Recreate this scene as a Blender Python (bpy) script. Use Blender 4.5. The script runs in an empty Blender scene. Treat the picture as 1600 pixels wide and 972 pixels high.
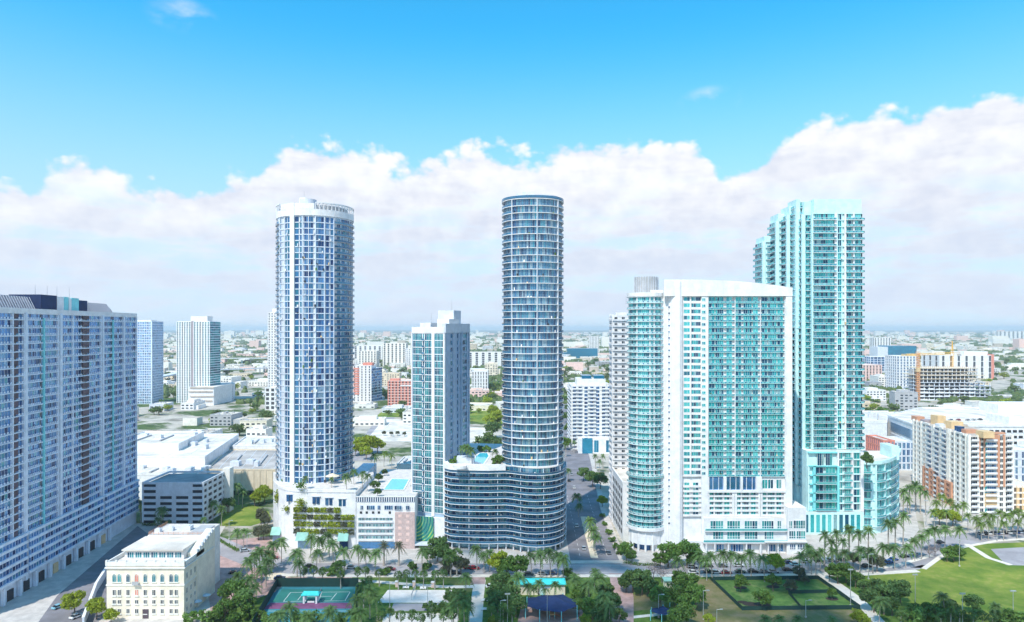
import bpy, math, random
from mathutils import Matrix, Vector, noise
R = math.radians
C = bpy.context.scene.collection
SC = bpy.context.scene
random.seed(7)
# ---------------------------------------------------------------- camera
F = 1600*24/36; H = 100.0; HZ = 513.0
cd = bpy.data.cameras.new('camera'); cam = bpy.data.objects.new('camera', cd); C.objects.link(cam)
cam.location = (0, 0, H); cam.rotation_euler = (R(90), 0, 0)
cd.lens = 24; cd.sensor_width = 36; cd.shift_y = 27/1600; cd.clip_start = 1; cd.clip_end = 120000
SC.camera = cam
# ---------------------------------------------------------------- light
SUN_EL, SUN_AZ = 54.0, 29.0            # the sun stands behind the camera, to its left
sx, sy = math.sin(R(SUN_AZ)), math.cos(R(SUN_AZ)); ct = 1/math.tan(R(SUN_EL))
sd = bpy.data.lights.new('sun', 'SUN'); so = bpy.data.objects.new('sun', sd); C.objects.link(so)
sd.energy = 3.1; sd.angle = R(0.55); sd.color = (1, .94, .84)
so.rotation_euler = Vector((sx, sy, -math.tan(R(SUN_EL)))).to_track_quat('-Z', 'Y').to_euler()
SC.view_settings.view_transform = 'Standard'; SC.view_settings.look = 'None'
SC.view_settings.exposure = 0.68; SC.view_settings.gamma = 1
SC.render.engine = 'CYCLES'
SC.cycles.use_denoising = True; SC.cycles.use_adaptive_sampling = True; SC.cycles.adaptive_threshold = .025; SC.cycles.max_bounces = 5; SC.cycles.volume_bounces = 1
SC.cycles.diffuse_bounces = 3; SC.cycles.glossy_bounces = 2
# ---------------------------------------------------------------- node helper
class NT:
    def __init__(s, tree): s.t = tree; s.n = tree.nodes; s.l = tree.links
    def node(s, typ, **k):
        n = s.n.new(typ)
        for a, v in k.items(): setattr(n, a, v)
        return n
    def put(s, sock, v):
        if isinstance(v, bpy.types.NodeSocket): s.l.new(v, sock)
        elif v is not None: sock.default_value = v
    def math(s, op, a, b=None, c=None, clamp=False):
        n = s.node('ShaderNodeMath', operation=op, use_clamp=clamp)
        s.put(n.inputs[0], a); s.put(n.inputs[1], b)
        if c is not None: s.put(n.inputs[2], c)
        return n.outputs[0]
    def mix(s, f, a, b, mode='MIX'):
        n = s.node('ShaderNodeMix', data_type='RGBA', blend_type=mode)
        s.put(n.inputs[0], f); s.put(n.inputs[6], a); s.put(n.inputs[7], b)
        return n.outputs[2]
    def noise(s, vec, scale, detail=4, rough=.55, dim='3D', dist=0):
        n = s.node('ShaderNodeTexNoise', noise_dimensions=dim)
        s.put(n.inputs['Vector'], vec); n.inputs['Scale'].default_value = scale
        n.inputs['Detail'].default_value = detail; n.inputs['Roughness'].default_value = rough
        n.inputs['Distortion'].default_value = dist
        return n.outputs['Fac']
    def step(s, v, a, b, o0=0, o1=1):
        n = s.node('ShaderNodeMapRange', interpolation_type='SMOOTHSTEP')
        s.put(n.inputs[0], v); s.put(n.inputs[1], a); s.put(n.inputs[2], b); s.put(n.inputs[3], o0); s.put(n.inputs[4], o1)
        return n.outputs[0]
    def comb(s, x, y, z=0):
        n = s.node('ShaderNodeCombineXYZ'); s.put(n.inputs[0], x); s.put(n.inputs[1], y); s.put(n.inputs[2], z)
        return n.outputs[0]
    def ramp(s, f, stops, interp='LINEAR'):
        n = s.node('ShaderNodeValToRGB'); n.color_ramp.interpolation = interp
        e = n.color_ramp.elements
        while len(e) < len(stops): e.new(1)
        for el, (p, c) in zip(e, stops): el.position = p; el.color = (*c[:3], 1)
        s.put(n.inputs[0], f)
        return n.outputs[0]
# ---------------------------------------------------------------- world: daylight sky with a bank of cumulus
W = bpy.data.worlds.new('World'); SC.world = W; W.use_nodes = True
w = NT(W.node_tree); w.n.clear()
tc = w.node('ShaderNodeTexCoord').outputs['Generated']
sp = w.node('ShaderNodeSeparateXYZ'); w.l.new(tc, sp.inputs[0]); dx, dy, dz = sp.outputs
az = w.math('ARCTAN2', dx, dy)
hd = w.math('SQRT', w.math('ADD', w.math('MULTIPLY', dx, dx), w.math('MULTIPLY', dy, dy)))
el = w.math('DIVIDE', dz, w.math('MAXIMUM', hd, .02))
sky = w.node('ShaderNodeTexSky', sky_type='NISHITA', sun_disc=False)
sky.sun_elevation = R(SUN_EL); sky.sun_rotation = R(180+SUN_AZ); sky.air_density = 1.0; sky.dust_density = .35; sky.ozone_density = 2.0
hs = w.node('ShaderNodeHueSaturation'); hs.inputs['Saturation'].default_value = 1.25; hs.inputs['Hue'].default_value = .49; hs.inputs['Value'].default_value = 1.2
w.l.new(sky.outputs[0], hs.inputs['Color']); skc = w.mix(1.0, hs.outputs[0], (.30, .93, .96, 1), 'MULTIPLY')
# the outline of the bank: height of its top against the bearing
prof = [(-180,.42),(-150,.48),(-120,.40),(-90,.34),(-66,.28),(-50,.24)]  # unseen bank beyond the view, raised to add white fill light
for p, q in [(0,288),(60,268),(130,252),(200,282),(290,292),(325,285),(360,262),(395,268),(425,225),(500,219),(600,238),(680,240),(740,222),(800,234),(900,230),(960,226),(1040,228),(1090,232),(1130,268),(1180,252),(1230,200),(1310,168),(1370,155),(1430,175),(1470,150),(1530,140),(1600,138)]:
    a = math.atan((p-800)/F); prof.append((math.degrees(a), (HZ-q)*math.cos(a)/F))
prof += [(50,.31),(62,.37),(85,.44),(110,.40),(140,.48),(180,.42)]
fc = w.node('ShaderNodeFloatCurve'); cm = fc.mapping; cv = cm.curves[0]
cm.extend = 'HORIZONTAL'
for i, (a, e) in enumerate(prof):
    x, y = a/360+.5, e*2
    if i == 0: cv.points[0].location = (x, y)
    elif i == len(prof)-1: cv.points[-1].location = (x, y)
    else: cv.points.new(x, y)
cm.update()
w.put(fc.inputs['Value'], w.math('MULTIPLY_ADD', az, 1/(2*math.pi), .5))
top = w.math('MULTIPLY', fc.outputs[0], .5)
def puff(da, de):
    u = w.math('ADD', az, da); v = w.math('ADD', el, de)
    p = w.comb(u, w.math('MULTIPLY', v, 1.25), .37)
    n1 = w.noise(p, 9, 8, .58, dist=.25)
    vo = w.node('ShaderNodeTexVoronoi', feature='SMOOTH_F1'); w.put(vo.inputs['Vector'], p)
    vo.inputs['Scale'].default_value = 26; vo.inputs['Smoothness'].default_value = .5; vo.inputs['Detail'].default_value = 2.5; vo.inputs['Roughness'].default_value = .55
    a = w.math('MULTIPLY', w.math('SUBTRACT', n1, .5), .095)
    b = w.math('MULTIPLY', w.math('SUBTRACT', .42, vo.outputs['Distance']), .036)
    return w.math('ADD', a, b), n1
p0, n0 = puff(0, 0); p1, n1_ = puff(.012, -.02)
f0 = w.math('ADD', w.math('SUBTRACT', w.math('ADD', top, .017), el), p0)
mask = w.step(f0, -.004, .018)
relief = w.math('MULTIPLY_ADD', w.math('SUBTRACT', p0, p1), 12, .44, clamp=True)
# deep inside the bank broken, greyer and bluer stretches
strat = w.noise(w.comb(w.math('MULTIPLY', az, 5.0), w.math('MULTIPLY', el, 22), 1.7), 1.6, 8, .6)
deep = w.step(f0, .02, .17)
gap = w.math('MULTIPLY', w.step(strat, .44, .64), w.step(el, .24, .08))
bright = w.math('MULTIPLY_ADD', deep, -.30, relief, clamp=True)
bright = w.math('MULTIPLY_ADD', w.step(strat, .38, .6), .34, bright, clamp=True)
ccol = w.mix(bright, (3.1, 3.3, 3.85, 1), (4.42, 4.45, 4.5, 1))
lowc = w.mix(strat, (2.6, 3.15, 3.95, 1), (3.3, 3.65, 4.15, 1))
ccol = w.mix(w.math('MULTIPLY', w.step(el, .20, .03), .72), ccol, lowc)
thin = w.math('MULTIPLY', mask, w.math('MULTIPLY_ADD', gap, -.62, 1))
# two small loose wisps above the bank
def wisp(p, q, ra, re):
    a0 = math.atan((p-800)/F); e0 = (HZ-q)*math.cos(a0)/F
    da = w.math('DIVIDE', w.math('SUBTRACT', az, a0), ra); de = w.math('DIVIDE', w.math('SUBTRACT', el, e0), re)
    r = w.math('ADD', w.math('MULTIPLY', da, da), w.math('MULTIPLY', de, de))
    return w.math('MULTIPLY', w.step(r, 1.0, .0), w.step(n0, .40, .62))
ws = w.math('ADD', wisp(1112, 165, .055, .032), w.math('MULTIPLY', wisp(283, 24, .05, .028), .6), clamp=True)
thin = w.math('MAXIMUM', thin, w.math('MULTIPLY', ws, .75))
# pale air low over the horizon
air = w.step(el, .46, .02)
skc = w.mix(w.math('MULTIPLY', air, .86), skc, (2.75, 2.95, 4.0, 1))
fin = w.mix(thin, skc, ccol)
bg = w.node('ShaderNodeBackground'); w.put(bg.inputs[0], fin); bg.inputs[1].default_value = .15
wo = w.node('ShaderNodeOutputWorld'); w.l.new(bg.outputs[0], wo.inputs[0])
# ---------------------------------------------------------------- places
def wx(p, Y): return (p-800)*Y/F
def wz(q, Y): return H-(q-HZ)*Y/F
def gp(p, q, z=0):
    Y = (H-z)*F/(q-HZ); return ((p-800)*Y/F, Y)
ORD = ['','first','second','third','fourth','fifth','sixth','seventh','eighth','ninth','tenth','eleventh','twelfth','thirteenth','fourteenth','fifteenth','sixteenth','seventeenth','eighteenth','nineteenth','twentieth']
TENS = {2:'twenty',3:'thirty',4:'forty',5:'fifty',6:'sixty'}
def ordn(k, n):
    if k == 1: return 'leftmost'
    if k == n: return 'rightmost'
    if k <= 20: return ORD[k]+' from the left'
    t, u = divmod(k, 10)
    return ({2:'twentieth',3:'thirtieth',4:'fortieth',5:'fiftieth',6:'sixtieth'}[t] if u == 0 else TENS[t]+'-'+ORD[u])+' from the left'
# ---------------------------------------------------------------- materials
def pos(t): return t.node('ShaderNodeNewGeometry').outputs['Position']
def rnd(t):
    a = t.node('ShaderNodeObjectInfo').outputs['Random']; b = t.node('ShaderNodeNewGeometry').outputs['Random Per Island']
    return t.math('FRACT', t.math('ADD', a, t.math('MULTIPLY', b, 3.7)))
def newmat(name):
    m = bpy.data.materials.new(name); m.use_nodes = True
    t = NT(m.node_tree); b = t.n['Principled BSDF']
    return m, t, b
def mat(name, col, rough=.7, metal=0, var=.10, scale=.35, streak=0, rv=0, bump=0, spec=.4):
    m, t, b = newmat(name)
    p = pos(t)
    f = t.noise(p, scale, 5, .6)
    lo = tuple(c*(1-var) for c in col)+(1,); hi = tuple(min(1, c*(1+var)) for c in col)+(1,)
    c = t.mix(t.step(f, .3, .7), lo, hi)
    if streak:
        mp = t.node('ShaderNodeMapping'); t.l.new(p, mp.inputs[0]); mp.inputs['Scale'].default_value = (1.1, 1.1, .06)
        s = t.step(t.noise(mp.outputs[0], 1.0, 4), .5, .8)
        c = t.mix(t.math('MULTIPLY', s, streak), c, tuple(x*.55 for x in col)+(1,))
    if rv:
        r = t.math('MULTIPLY_ADD', rnd(t), 2*rv, 1-rv)
        c = t.mix(1.0, c, t.comb(r, r, r), 'MULTIPLY')
    t.put(b.inputs['Base Color'], c)
    b.inputs['Roughness'].default_value = rough; b.inputs['Metallic'].default_value = metal
    b.inputs['Specular IOR Level'].default_value = spec
    if bump:
        bn = t.node('ShaderNodeBump'); bn.inputs['Strength'].default_value = bump; bn.inputs['Distance'].default_value = .1
        t.put(bn.inputs['Height'], t.noise(p, scale*9, 4)); t.l.new(bn.outputs[0], b.inputs['Normal'])
    return m
def glass(name, cols, rough=.08, metal=.55, curtain=0.0):
    m, t, b = newmat(name)
    r = rnd(t); n = len(cols)
    c = t.ramp(r, [(i/n, cols[i]) for i in range(n)], 'CONSTANT')
    p = pos(t)
    c = t.mix(t.math('MULTIPLY', t.step(t.noise(p, .9, 3), .45, .7), .35), c, tuple(x*.5 for x in cols[0])+(1,))
    t.put(b.inputs['Base Color'], c)
    b.inputs['Roughness'].default_value = rough; b.inputs['Metallic'].default_value = metal
    bn = t.node('ShaderNodeBump'); bn.inputs['Strength'].default_value = .05; bn.inputs['Distance'].default_value = .2
    t.put(bn.inputs['Height'], t.noise(p, .5, 2)); t.l.new(bn.outputs[0], b.inputs['Normal'])
    return m
def leafmat(name, a, b_, yel=None):
    m, t, b = newmat(name)
    r = rnd(t); o = t.node('ShaderNodeObjectInfo').outputs['Random']
    c = t.mix(r, (*a, 1), (*b_, 1))
    v = t.math('MULTIPLY_ADD', o, .7, .65); c = t.mix(1.0, c, t.comb(v, v, v), 'MULTIPLY')
    f = t.noise(pos(t), .45, 3)
    c = t.mix(t.math('MULTIPLY', t.step(f, .35, .7), .45), c, (*(x*1.7 for x in b_), 1))
    t.put(b.inputs['Base Color'], c); b.inputs['Roughness'].default_value = .55; b.inputs['Specular IOR Level'].default_value = .25
    tr = t.node('ShaderNodeBsdfTranslucent'); t.put(tr.inputs[0], t.mix(.5, c, (b_[0]*2, b_[1]*2, b_[2], 1)))
    mx = t.node('ShaderNodeMixShader'); mx.inputs[0].default_value = .25
    t.l.new(b.outputs[0], mx.inputs[1]); t.l.new(tr.outputs[0], mx.inputs[2]); t.l.new(mx.outputs[0], t.n['Material Output'].inputs[0])
    return m
M = {}
M['white'] = mat('white_paint', (.78,.78,.79), .6, streak=.2)
M['offwhite'] = mat('offwhite_stucco', (.74,.73,.70), .75, streak=.15)
M['palegrey'] = mat('pale_grey_concrete', (.62,.66,.72), .75, streak=.18)
M['grey'] = mat('grey_concrete', (.42,.43,.45), .8, streak=.2)
M['roofgrey'] = mat('grey_roof', (.30,.30,.31), .9, var=.25, scale=.12)
M['roofwarm'] = mat('weathered_grey_roof', (.42,.39,.37), .9, var=.3, scale=.06, streak=.2)
M['roofwhite'] = mat('white_roof', (.66,.61,.55), .85, var=.24, scale=.07, streak=.25)
M['roofsand'] = mat('sand_roof', (.62,.56,.48), .9, var=.2, scale=.07)
M['rooftan'] = mat('tan_roof', (.50,.44,.38), .9, var=.2, scale=.08)
M['slate'] = mat('purple_grey_roof', (.36,.32,.35), .8, var=.2, scale=.5)
M['cream'] = mat('cream_stucco', (.80,.73,.60), .8, streak=.15)
M['creampale'] = mat('pale_cream_stucco', (.80,.77,.71), .8, streak=.12)
M['beigewall'] = mat('beige_wall', (.70,.60,.46), .85, streak=.3)
M['aqua'] = mat('pale_aqua_paint', (.56,.82,.83), .6, streak=.08)
M['aquadeep'] = mat('turquoise_paint', (.22,.68,.72), .6, streak=.08)
M['bluewhite'] = mat('blue_white_paint_and_shade', (.69,.77,.87), .6, streak=.15)  # on the white slab block this colour carries the sky-blue shade
M['blueshade'] = mat('blue_grey_side_shade', (.36,.48,.62), .5, streak=.1)  # the teal tower's side: its bluish shade is mixed into this colour
M['seafoam'] = mat('seafoam_canvas', (.27,.50,.44), .8)
M['teal'] = mat('turquoise_roof', (.06,.62,.60), .6, var=.08)
M['coral'] = mat('coral_paint', (.68,.26,.20), .75, streak=.1)
M['rust'] = mat('rust_orange_paint', (.58,.30,.19), .75, streak=.1)
M['ochre'] = mat('ochre_paint', (.70,.50,.28), .75)
M['pink'] = mat('pale_pink_paint', (.76,.55,.50), .75, streak=.1)
M['brown'] = mat('brown_panel', (.10,.07,.09), .6, rv=.3)
M['pinktile'] = mat('pinkish_tile', (.55,.42,.40), .7, var=.12, scale=1.2)
M['dark'] = mat('dark_opening', (.025,.03,.04), .6)
M['black'] = mat('black_rubber', (.02,.02,.02), .8)
M['steel'] = mat('galvanised_steel', (.45,.47,.50), .4, .6)
M['yellow'] = mat('crane_yellow', (.75,.42,.05), .5)
M['orange'] = mat('hoist_orange', (.65,.32,.14), .6)
M['greenfence'] = mat('dark_green_windscreen', (.012,.05,.045), .85)
M['navy'] = mat('navy_shade_cloth', (.012,.03,.10), .8, var=.2)
M['court'] = mat('green_court', (.03,.19,.16), .8, var=.12, scale=.15)
M['courtblue'] = mat('blue_court', (.04,.22,.26), .8)
M['purple'] = mat('purple_court', (.20,.07,.15), .85, var=.2)
M['line'] = mat('line_paint', (.75,.75,.72), .7)
M['trunk'] = mat('bark', (.16,.12,.09), .9, var=.3, scale=2)
M['palmtrunk'] = mat('palm_trunk', (.38,.34,.30), .85, var=.25, scale=2)
M['water'] = mat('pool_water', (.06,.55,.72), .08, var=.12, scale=.8, spec=.6)
M['deck'] = mat('pool_deck', (.62,.58,.55), .85, var=.12, scale=.5)
M['asphalt'] = mat('asphalt', (.20,.19,.21), .9, var=.22, scale=.10, bump=.2)
M['asphaltpale'] = mat('pale_asphalt', (.33,.31,.33), .9, var=.2, scale=.08)
M['pave'] = mat('concrete_pavement', (.50,.46,.43), .9, var=.15, scale=.25)
M['brickpave'] = mat('pink_paving', (.42,.28,.26), .9, var=.2, scale=.3)
M['sand'] = mat('sand', (.74,.67,.62), .95, var=.12, scale=.3)
M['path'] = mat('pale_path', (.68,.62,.56), .9, var=.1, scale=.3)
M['lamp'] = mat('lamp_grey', (.5,.52,.52), .5, .4)
for n, c in dict(white=(.75,.75,.75), black=(.015,.015,.018), red=(.42,.02,.03), darkred=(.22,.015,.03), navy=(.02,.05,.16), blue=(.03,.12,.35), silver=(.45,.47,.5), grey=(.16,.17,.19), green=(.03,.10,.08), lightblue=(.25,.5,.6)).items():
    M['car_'+n] = mat('car_paint_'+n, c, .25, .1, var=.03, spec=.6)
M['g_car'] = glass('car_glass', [(.02,.03,.04),(.03,.04,.05)], .05, .3)
M['g_navy'] = glass('navy_glass', [(.04,.13,.32),(.06,.20,.44),(.10,.27,.52),(.02,.06,.17),(.26,.42,.58),(.05,.20,.36)])
M['g_blue'] = glass('blue_glass', [(.04,.17,.36),(.07,.25,.46),(.03,.09,.22),(.22,.42,.58),(.05,.23,.34)])
M['g_dark'] = glass('dark_blue_glass', [(.06,.22,.38),(.09,.30,.46),(.08,.25,.40),(.04,.10,.20),(.24,.46,.58),(.09,.36,.48),(.06,.18,.32),(.34,.50,.58)])
M['g_teal'] = glass('deep_teal_glass', [(.05,.30,.36),(.06,.36,.42),(.03,.20,.28),(.09,.42,.46),(.03,.12,.20)])
M['g_aqua'] = glass('turquoise_glass', [(.03,.42,.46),(.05,.48,.50),(.02,.26,.34),(.012,.06,.14),(.07,.52,.53),(.015,.09,.18),(.03,.34,.39),(.28,.50,.54)], metal=.45)
M['g_aqua2'] = glass('bright_turquoise_glass', [(.08,.56,.58),(.12,.64,.64),(.05,.40,.46),(.03,.17,.25),(.16,.66,.66)], metal=.45)
M['g_rail'] = glass('balcony_glass', [(.28,.52,.66),(.34,.58,.70),(.25,.46,.62)], .12, .4)
M['g_slab'] = glass('pale_blue_glass', [(.14,.36,.70),(.10,.28,.60),(.24,.48,.78),(.02,.05,.17),(.17,.40,.74),(.04,.12,.34),(.18,.50,.66),(.12,.32,.66)])
M['g_railpale'] = glass('pale_aqua_balcony_glass', [(.46,.74,.76),(.52,.80,.80),(.40,.68,.72)], .15, .25)
M['g_railaqua'] = glass('aqua_balcony_glass', [(.13,.52,.55),(.18,.58,.60),(.09,.42,.47)], .12, .3)
M['g_raildark'] = glass('smoked_balcony_glass', [(.06,.20,.34),(.08,.25,.40),(.05,.16,.28)], .08, .4)
M['g_sky'] = glass('sky_blue_glass', [(.03,.26,.42),(.04,.32,.50),(.03,.22,.38)], .1, .5)
M['g_win'] = glass('house_glass', [(.03,.05,.07),(.06,.09,.12),(.02,.03,.05),(.12,.15,.18)], .12, .3)
M['leaf_dark'] = leafmat('dark_foliage', (.055,.112,.038), (.11,.185,.055))
M['leaf_mid'] = leafmat('green_foliage', (.058,.125,.028), (.13,.225,.048))
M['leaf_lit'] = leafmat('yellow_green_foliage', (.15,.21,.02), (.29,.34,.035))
M['leaf_palm'] = leafmat('palm_foliage', (.048,.108,.034), (.115,.19,.052))
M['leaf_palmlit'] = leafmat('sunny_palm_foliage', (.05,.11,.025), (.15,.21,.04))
M['leaf_grey'] = leafmat('grey_green_foliage', (.07,.085,.06), (.13,.14,.09))
M['leaf_far'] = leafmat('far_foliage', (.05,.10,.035), (.13,.18,.055))
M['bare'] = mat('bare_purplish_twigs', (.20,.16,.17), .9)
# ---------------------------------------------------------------- mesh builder
class MB:
    def __init__(s): s.v = []; s.f = []; s.m = []
    def quad(s, *p, m=0):
        i = len(s.v); s.v += [tuple(q) for q in p]; s.f.append(tuple(range(i, i+len(p)))); s.m.append(m)
    def box(s, x0, x1, y0, y1, z0, z1, m=0, top=None):
        i = len(s.v)
        s.v += [(x0,y0,z0),(x1,y0,z0),(x1,y1,z0),(x0,y1,z0),(x0,y0,z1),(x1,y0,z1),(x1,y1,z1),(x0,y1,z1)]
        for q in ((0,3,2,1),(4,5,6,7),(0,1,5,4),(1,2,6,5),(2,3,7,6),(3,0,4,7)): s.f.append(tuple(i+k for k in q)); s.m.append(m)
        if top is not None: s.m[-5] = top
    def bar(s, a, b, r, m=0, n=4, r2=None):
        a, b = Vector(a), Vector(b); d = (b-a).normalized(); r2 = r if r2 is None else r2
        u = d.orthogonal().normalized(); v = d.cross(u); i = len(s.v)
        for k in range(n):
            t = 2*math.pi*k/n+.785; o = u*math.cos(t)+v*math.sin(t)
            s.v += [tuple(a+o*r), tuple(b+o*r2)]
        for k in range(n):
            j = (k+1) % n; s.f.append((i+2*k, i+2*j, i+2*j+1, i+2*k+1)); s.m.append(m)
        s.f.append(tuple(i+2*k for k in reversed(range(n)))); s.m.append(m)
        s.f.append(tuple(i+2*k+1 for k in range(n))); s.m.append(m)
    def prism(s, pts, z0, z1, m=0, top=None, slope=None):
        n = len(pts); i = len(s.v); zt = slope or (lambda x, y: z1)
        s.v += [(x, y, z0) for x, y in pts]+[(x, y, zt(x, y)) for x, y in pts]
        for k in range(n):
            j = (k+1) % n; s.f.append((i+k, i+j, i+n+j, i+n+k)); s.m.append(m)
        s.f.append(tuple(i+n+k for k in range(n))); s.m.append(m if top is None else top)
        s.f.append(tuple(i+k for k in reversed(range(n)))); s.m.append(m)
    def strip(s, path, o0, o1, z0, z1, m=0, closed=False):
        a = offset(path, o0, closed); b = offset(path, o1, closed); n = len(path); i = len(s.v)
        for p, q in zip(a, b): s.v += [(q[0],q[1],z0),(q[0],q[1],z1),(p[0],p[1],z1),(p[0],p[1],z0)]
        for k in range(n if closed else n-1):
            j = (k+1) % n
            for e in range(4):
                g = (e+1) % 4; s.f.append((i+4*k+e, i+4*j+e, i+4*j+g, i+4*k+g)); s.m.append(m)
        if not closed:
            s.f.append((i, i+1, i+2, i+3)); s.m.append(m); s.f.append(tuple(i+4*(n-1)+e for e in (3,2,1,0))); s.m.append(m)
    def add(s, o, Mx):
        i = len(s.v); s.v += [tuple(Mx @ Vector(p)) for p in o.v]
        s.f += [tuple(i+k for k in f) for f in o.f]; s.m += o.m
    def mesh(s, name, mats):
        me = bpy.data.meshes.new(name); me.from_pydata(s.v, [], s.f)
        for mt in (mats if isinstance(mats, (list, tuple)) else [mats]): me.materials.append(mt if not isinstance(mt, str) else M[mt])
        if any(s.m): me.polygons.foreach_set('material_index', s.m)
        me.update(); return me
def offset(path, o, closed=False):
    n = len(path); out = []
    for i in range(n):
        def nrm(a, b):
            dx, dy = b[0]-a[0], b[1]-a[1]; L = math.hypot(dx, dy) or 1; return (dy/L, -dx/L)
        ns = []
        if i > 0 or closed: ns.append(nrm(path[i-1], path[i]))
        if i < n-1 or closed: ns.append(nrm(path[i], path[(i+1) % n]))
        nx, ny = sum(a for a, b in ns)/len(ns), sum(b for a, b in ns)/len(ns)
        L2 = max(nx*nx+ny*ny, .3); out.append((path[i][0]+o*nx/L2, path[i][1]+o*ny/L2))
    return out
def link(name, me, parent=None, loc=None, kind=None, Mx=None):
    o = bpy.data.objects.new(name, me); C.objects.link(o)
    if Mx is not None: o.matrix_basis = Mx
    if loc is not None: o.location = loc
    if parent is not None: o.parent = parent; o.matrix_parent_inverse = parent.matrix_basis.inverted()
    if kind: o['kind'] = kind
    return o
def tag(o, label, cat, group=None):
    o['label'] = label; o['category'] = cat
    if group: o['group'] = group
    return o
def struct(name, mb, mats): return link(name, mb.mesh(name, mats), kind='structure')
class Thing:
    def __init__(s, name, label, cat, loc=(0,0,0), rz=0, group=None):
        s.root = bpy.data.objects.new(name, None); C.objects.link(s.root); s.root.empty_display_size = 2
        s.root.location = loc; s.root.rotation_euler = (0, 0, rz); tag(s.root, label, cat, group)
        s.items = {}; s.cache = {}; s.loc = Vector(loc); s.rz = rz
    def part(s, name, mb, mats, parent=None, kind=None, label=None):
        o = link(name, mb.mesh(name, mats), parent or s.root, kind=kind)
        if label: o['label'] = label
        return o
    def inst(s, name, key, maker, mats, Mx, size=3):
        if key not in s.cache: s.cache[key] = [maker(), mats, None]
        s.items.setdefault(name, []).append((key, Mx, size))
    def finish(s, minpx=8.5, limit=300):
        for name, its in s.items.items():
            sc = []
            for k, Mx, size in its:
                p = Mx.translation; d = (p-Vector((0,0,H))).length
                n = Mx.to_3x3() @ Vector((0,-1,0)); vis = n.dot((Vector((0,0,H))-p).normalized())
                sc.append((size*F/d*(1 if vis > .1 else .3), k, Mx))
            sc.sort(key=lambda e: -e[0]); lim = min(limit, sum(1 for e in sc if e[0] > minpx))
            for e in sc[:lim]:
                c = s.cache[e[1]]
                if c[2] is None: c[2] = c[0].mesh(name, c[1])
                link(name, c[2], s.root, Mx=e[2])
            rest = {}
            for e in sc[lim:]: rest.setdefault(tuple(s.cache[e[1]][1]), []).append(e)
            for mats, es in rest.items():
                mb = MB()
                for e in es: mb.add(s.cache[e[1]][0], e[2])
                s.part(name, mb, list(mats), kind='stuff')
        s.items = {}
def place(px_, py_, ang, z): return Matrix.Translation((px_, py_, z)) @ Matrix.Rotation(ang, 4, 'Z')
def win(w_, h, nv, bar=.07, trans=0, blocks=None):
    def mk():
        mb = MB(); x0 = -w_/2; pw = w_/nv
        for k in range(nv): mb.quad((x0+k*pw,0,0),(x0+(k+1)*pw,0,0),(x0+(k+1)*pw,0,h),(x0+k*pw,0,h), m=0)
        for k in range(nv+1):
            x = x0+k*pw; mb.box(x-bar/2, x+bar/2, -.10, -.005, 0, h, m=1)
        zs = [bar/2, h-bar/2]+([h*trans] if trans else [])
        for z in zs: mb.box(x0+bar/2, x0+w_-bar/2, -.09, -.006, z-bar/2, z+bar/2, m=1)
        if blocks:
            for k in range(nv): mb.box(x0+(k+.22)*pw, x0+(k+.78)*pw, -blocks[0], -blocks[0]+.12, blocks[1], blocks[2], m=1)
        return mb
    return mk
FID = [0]
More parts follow.
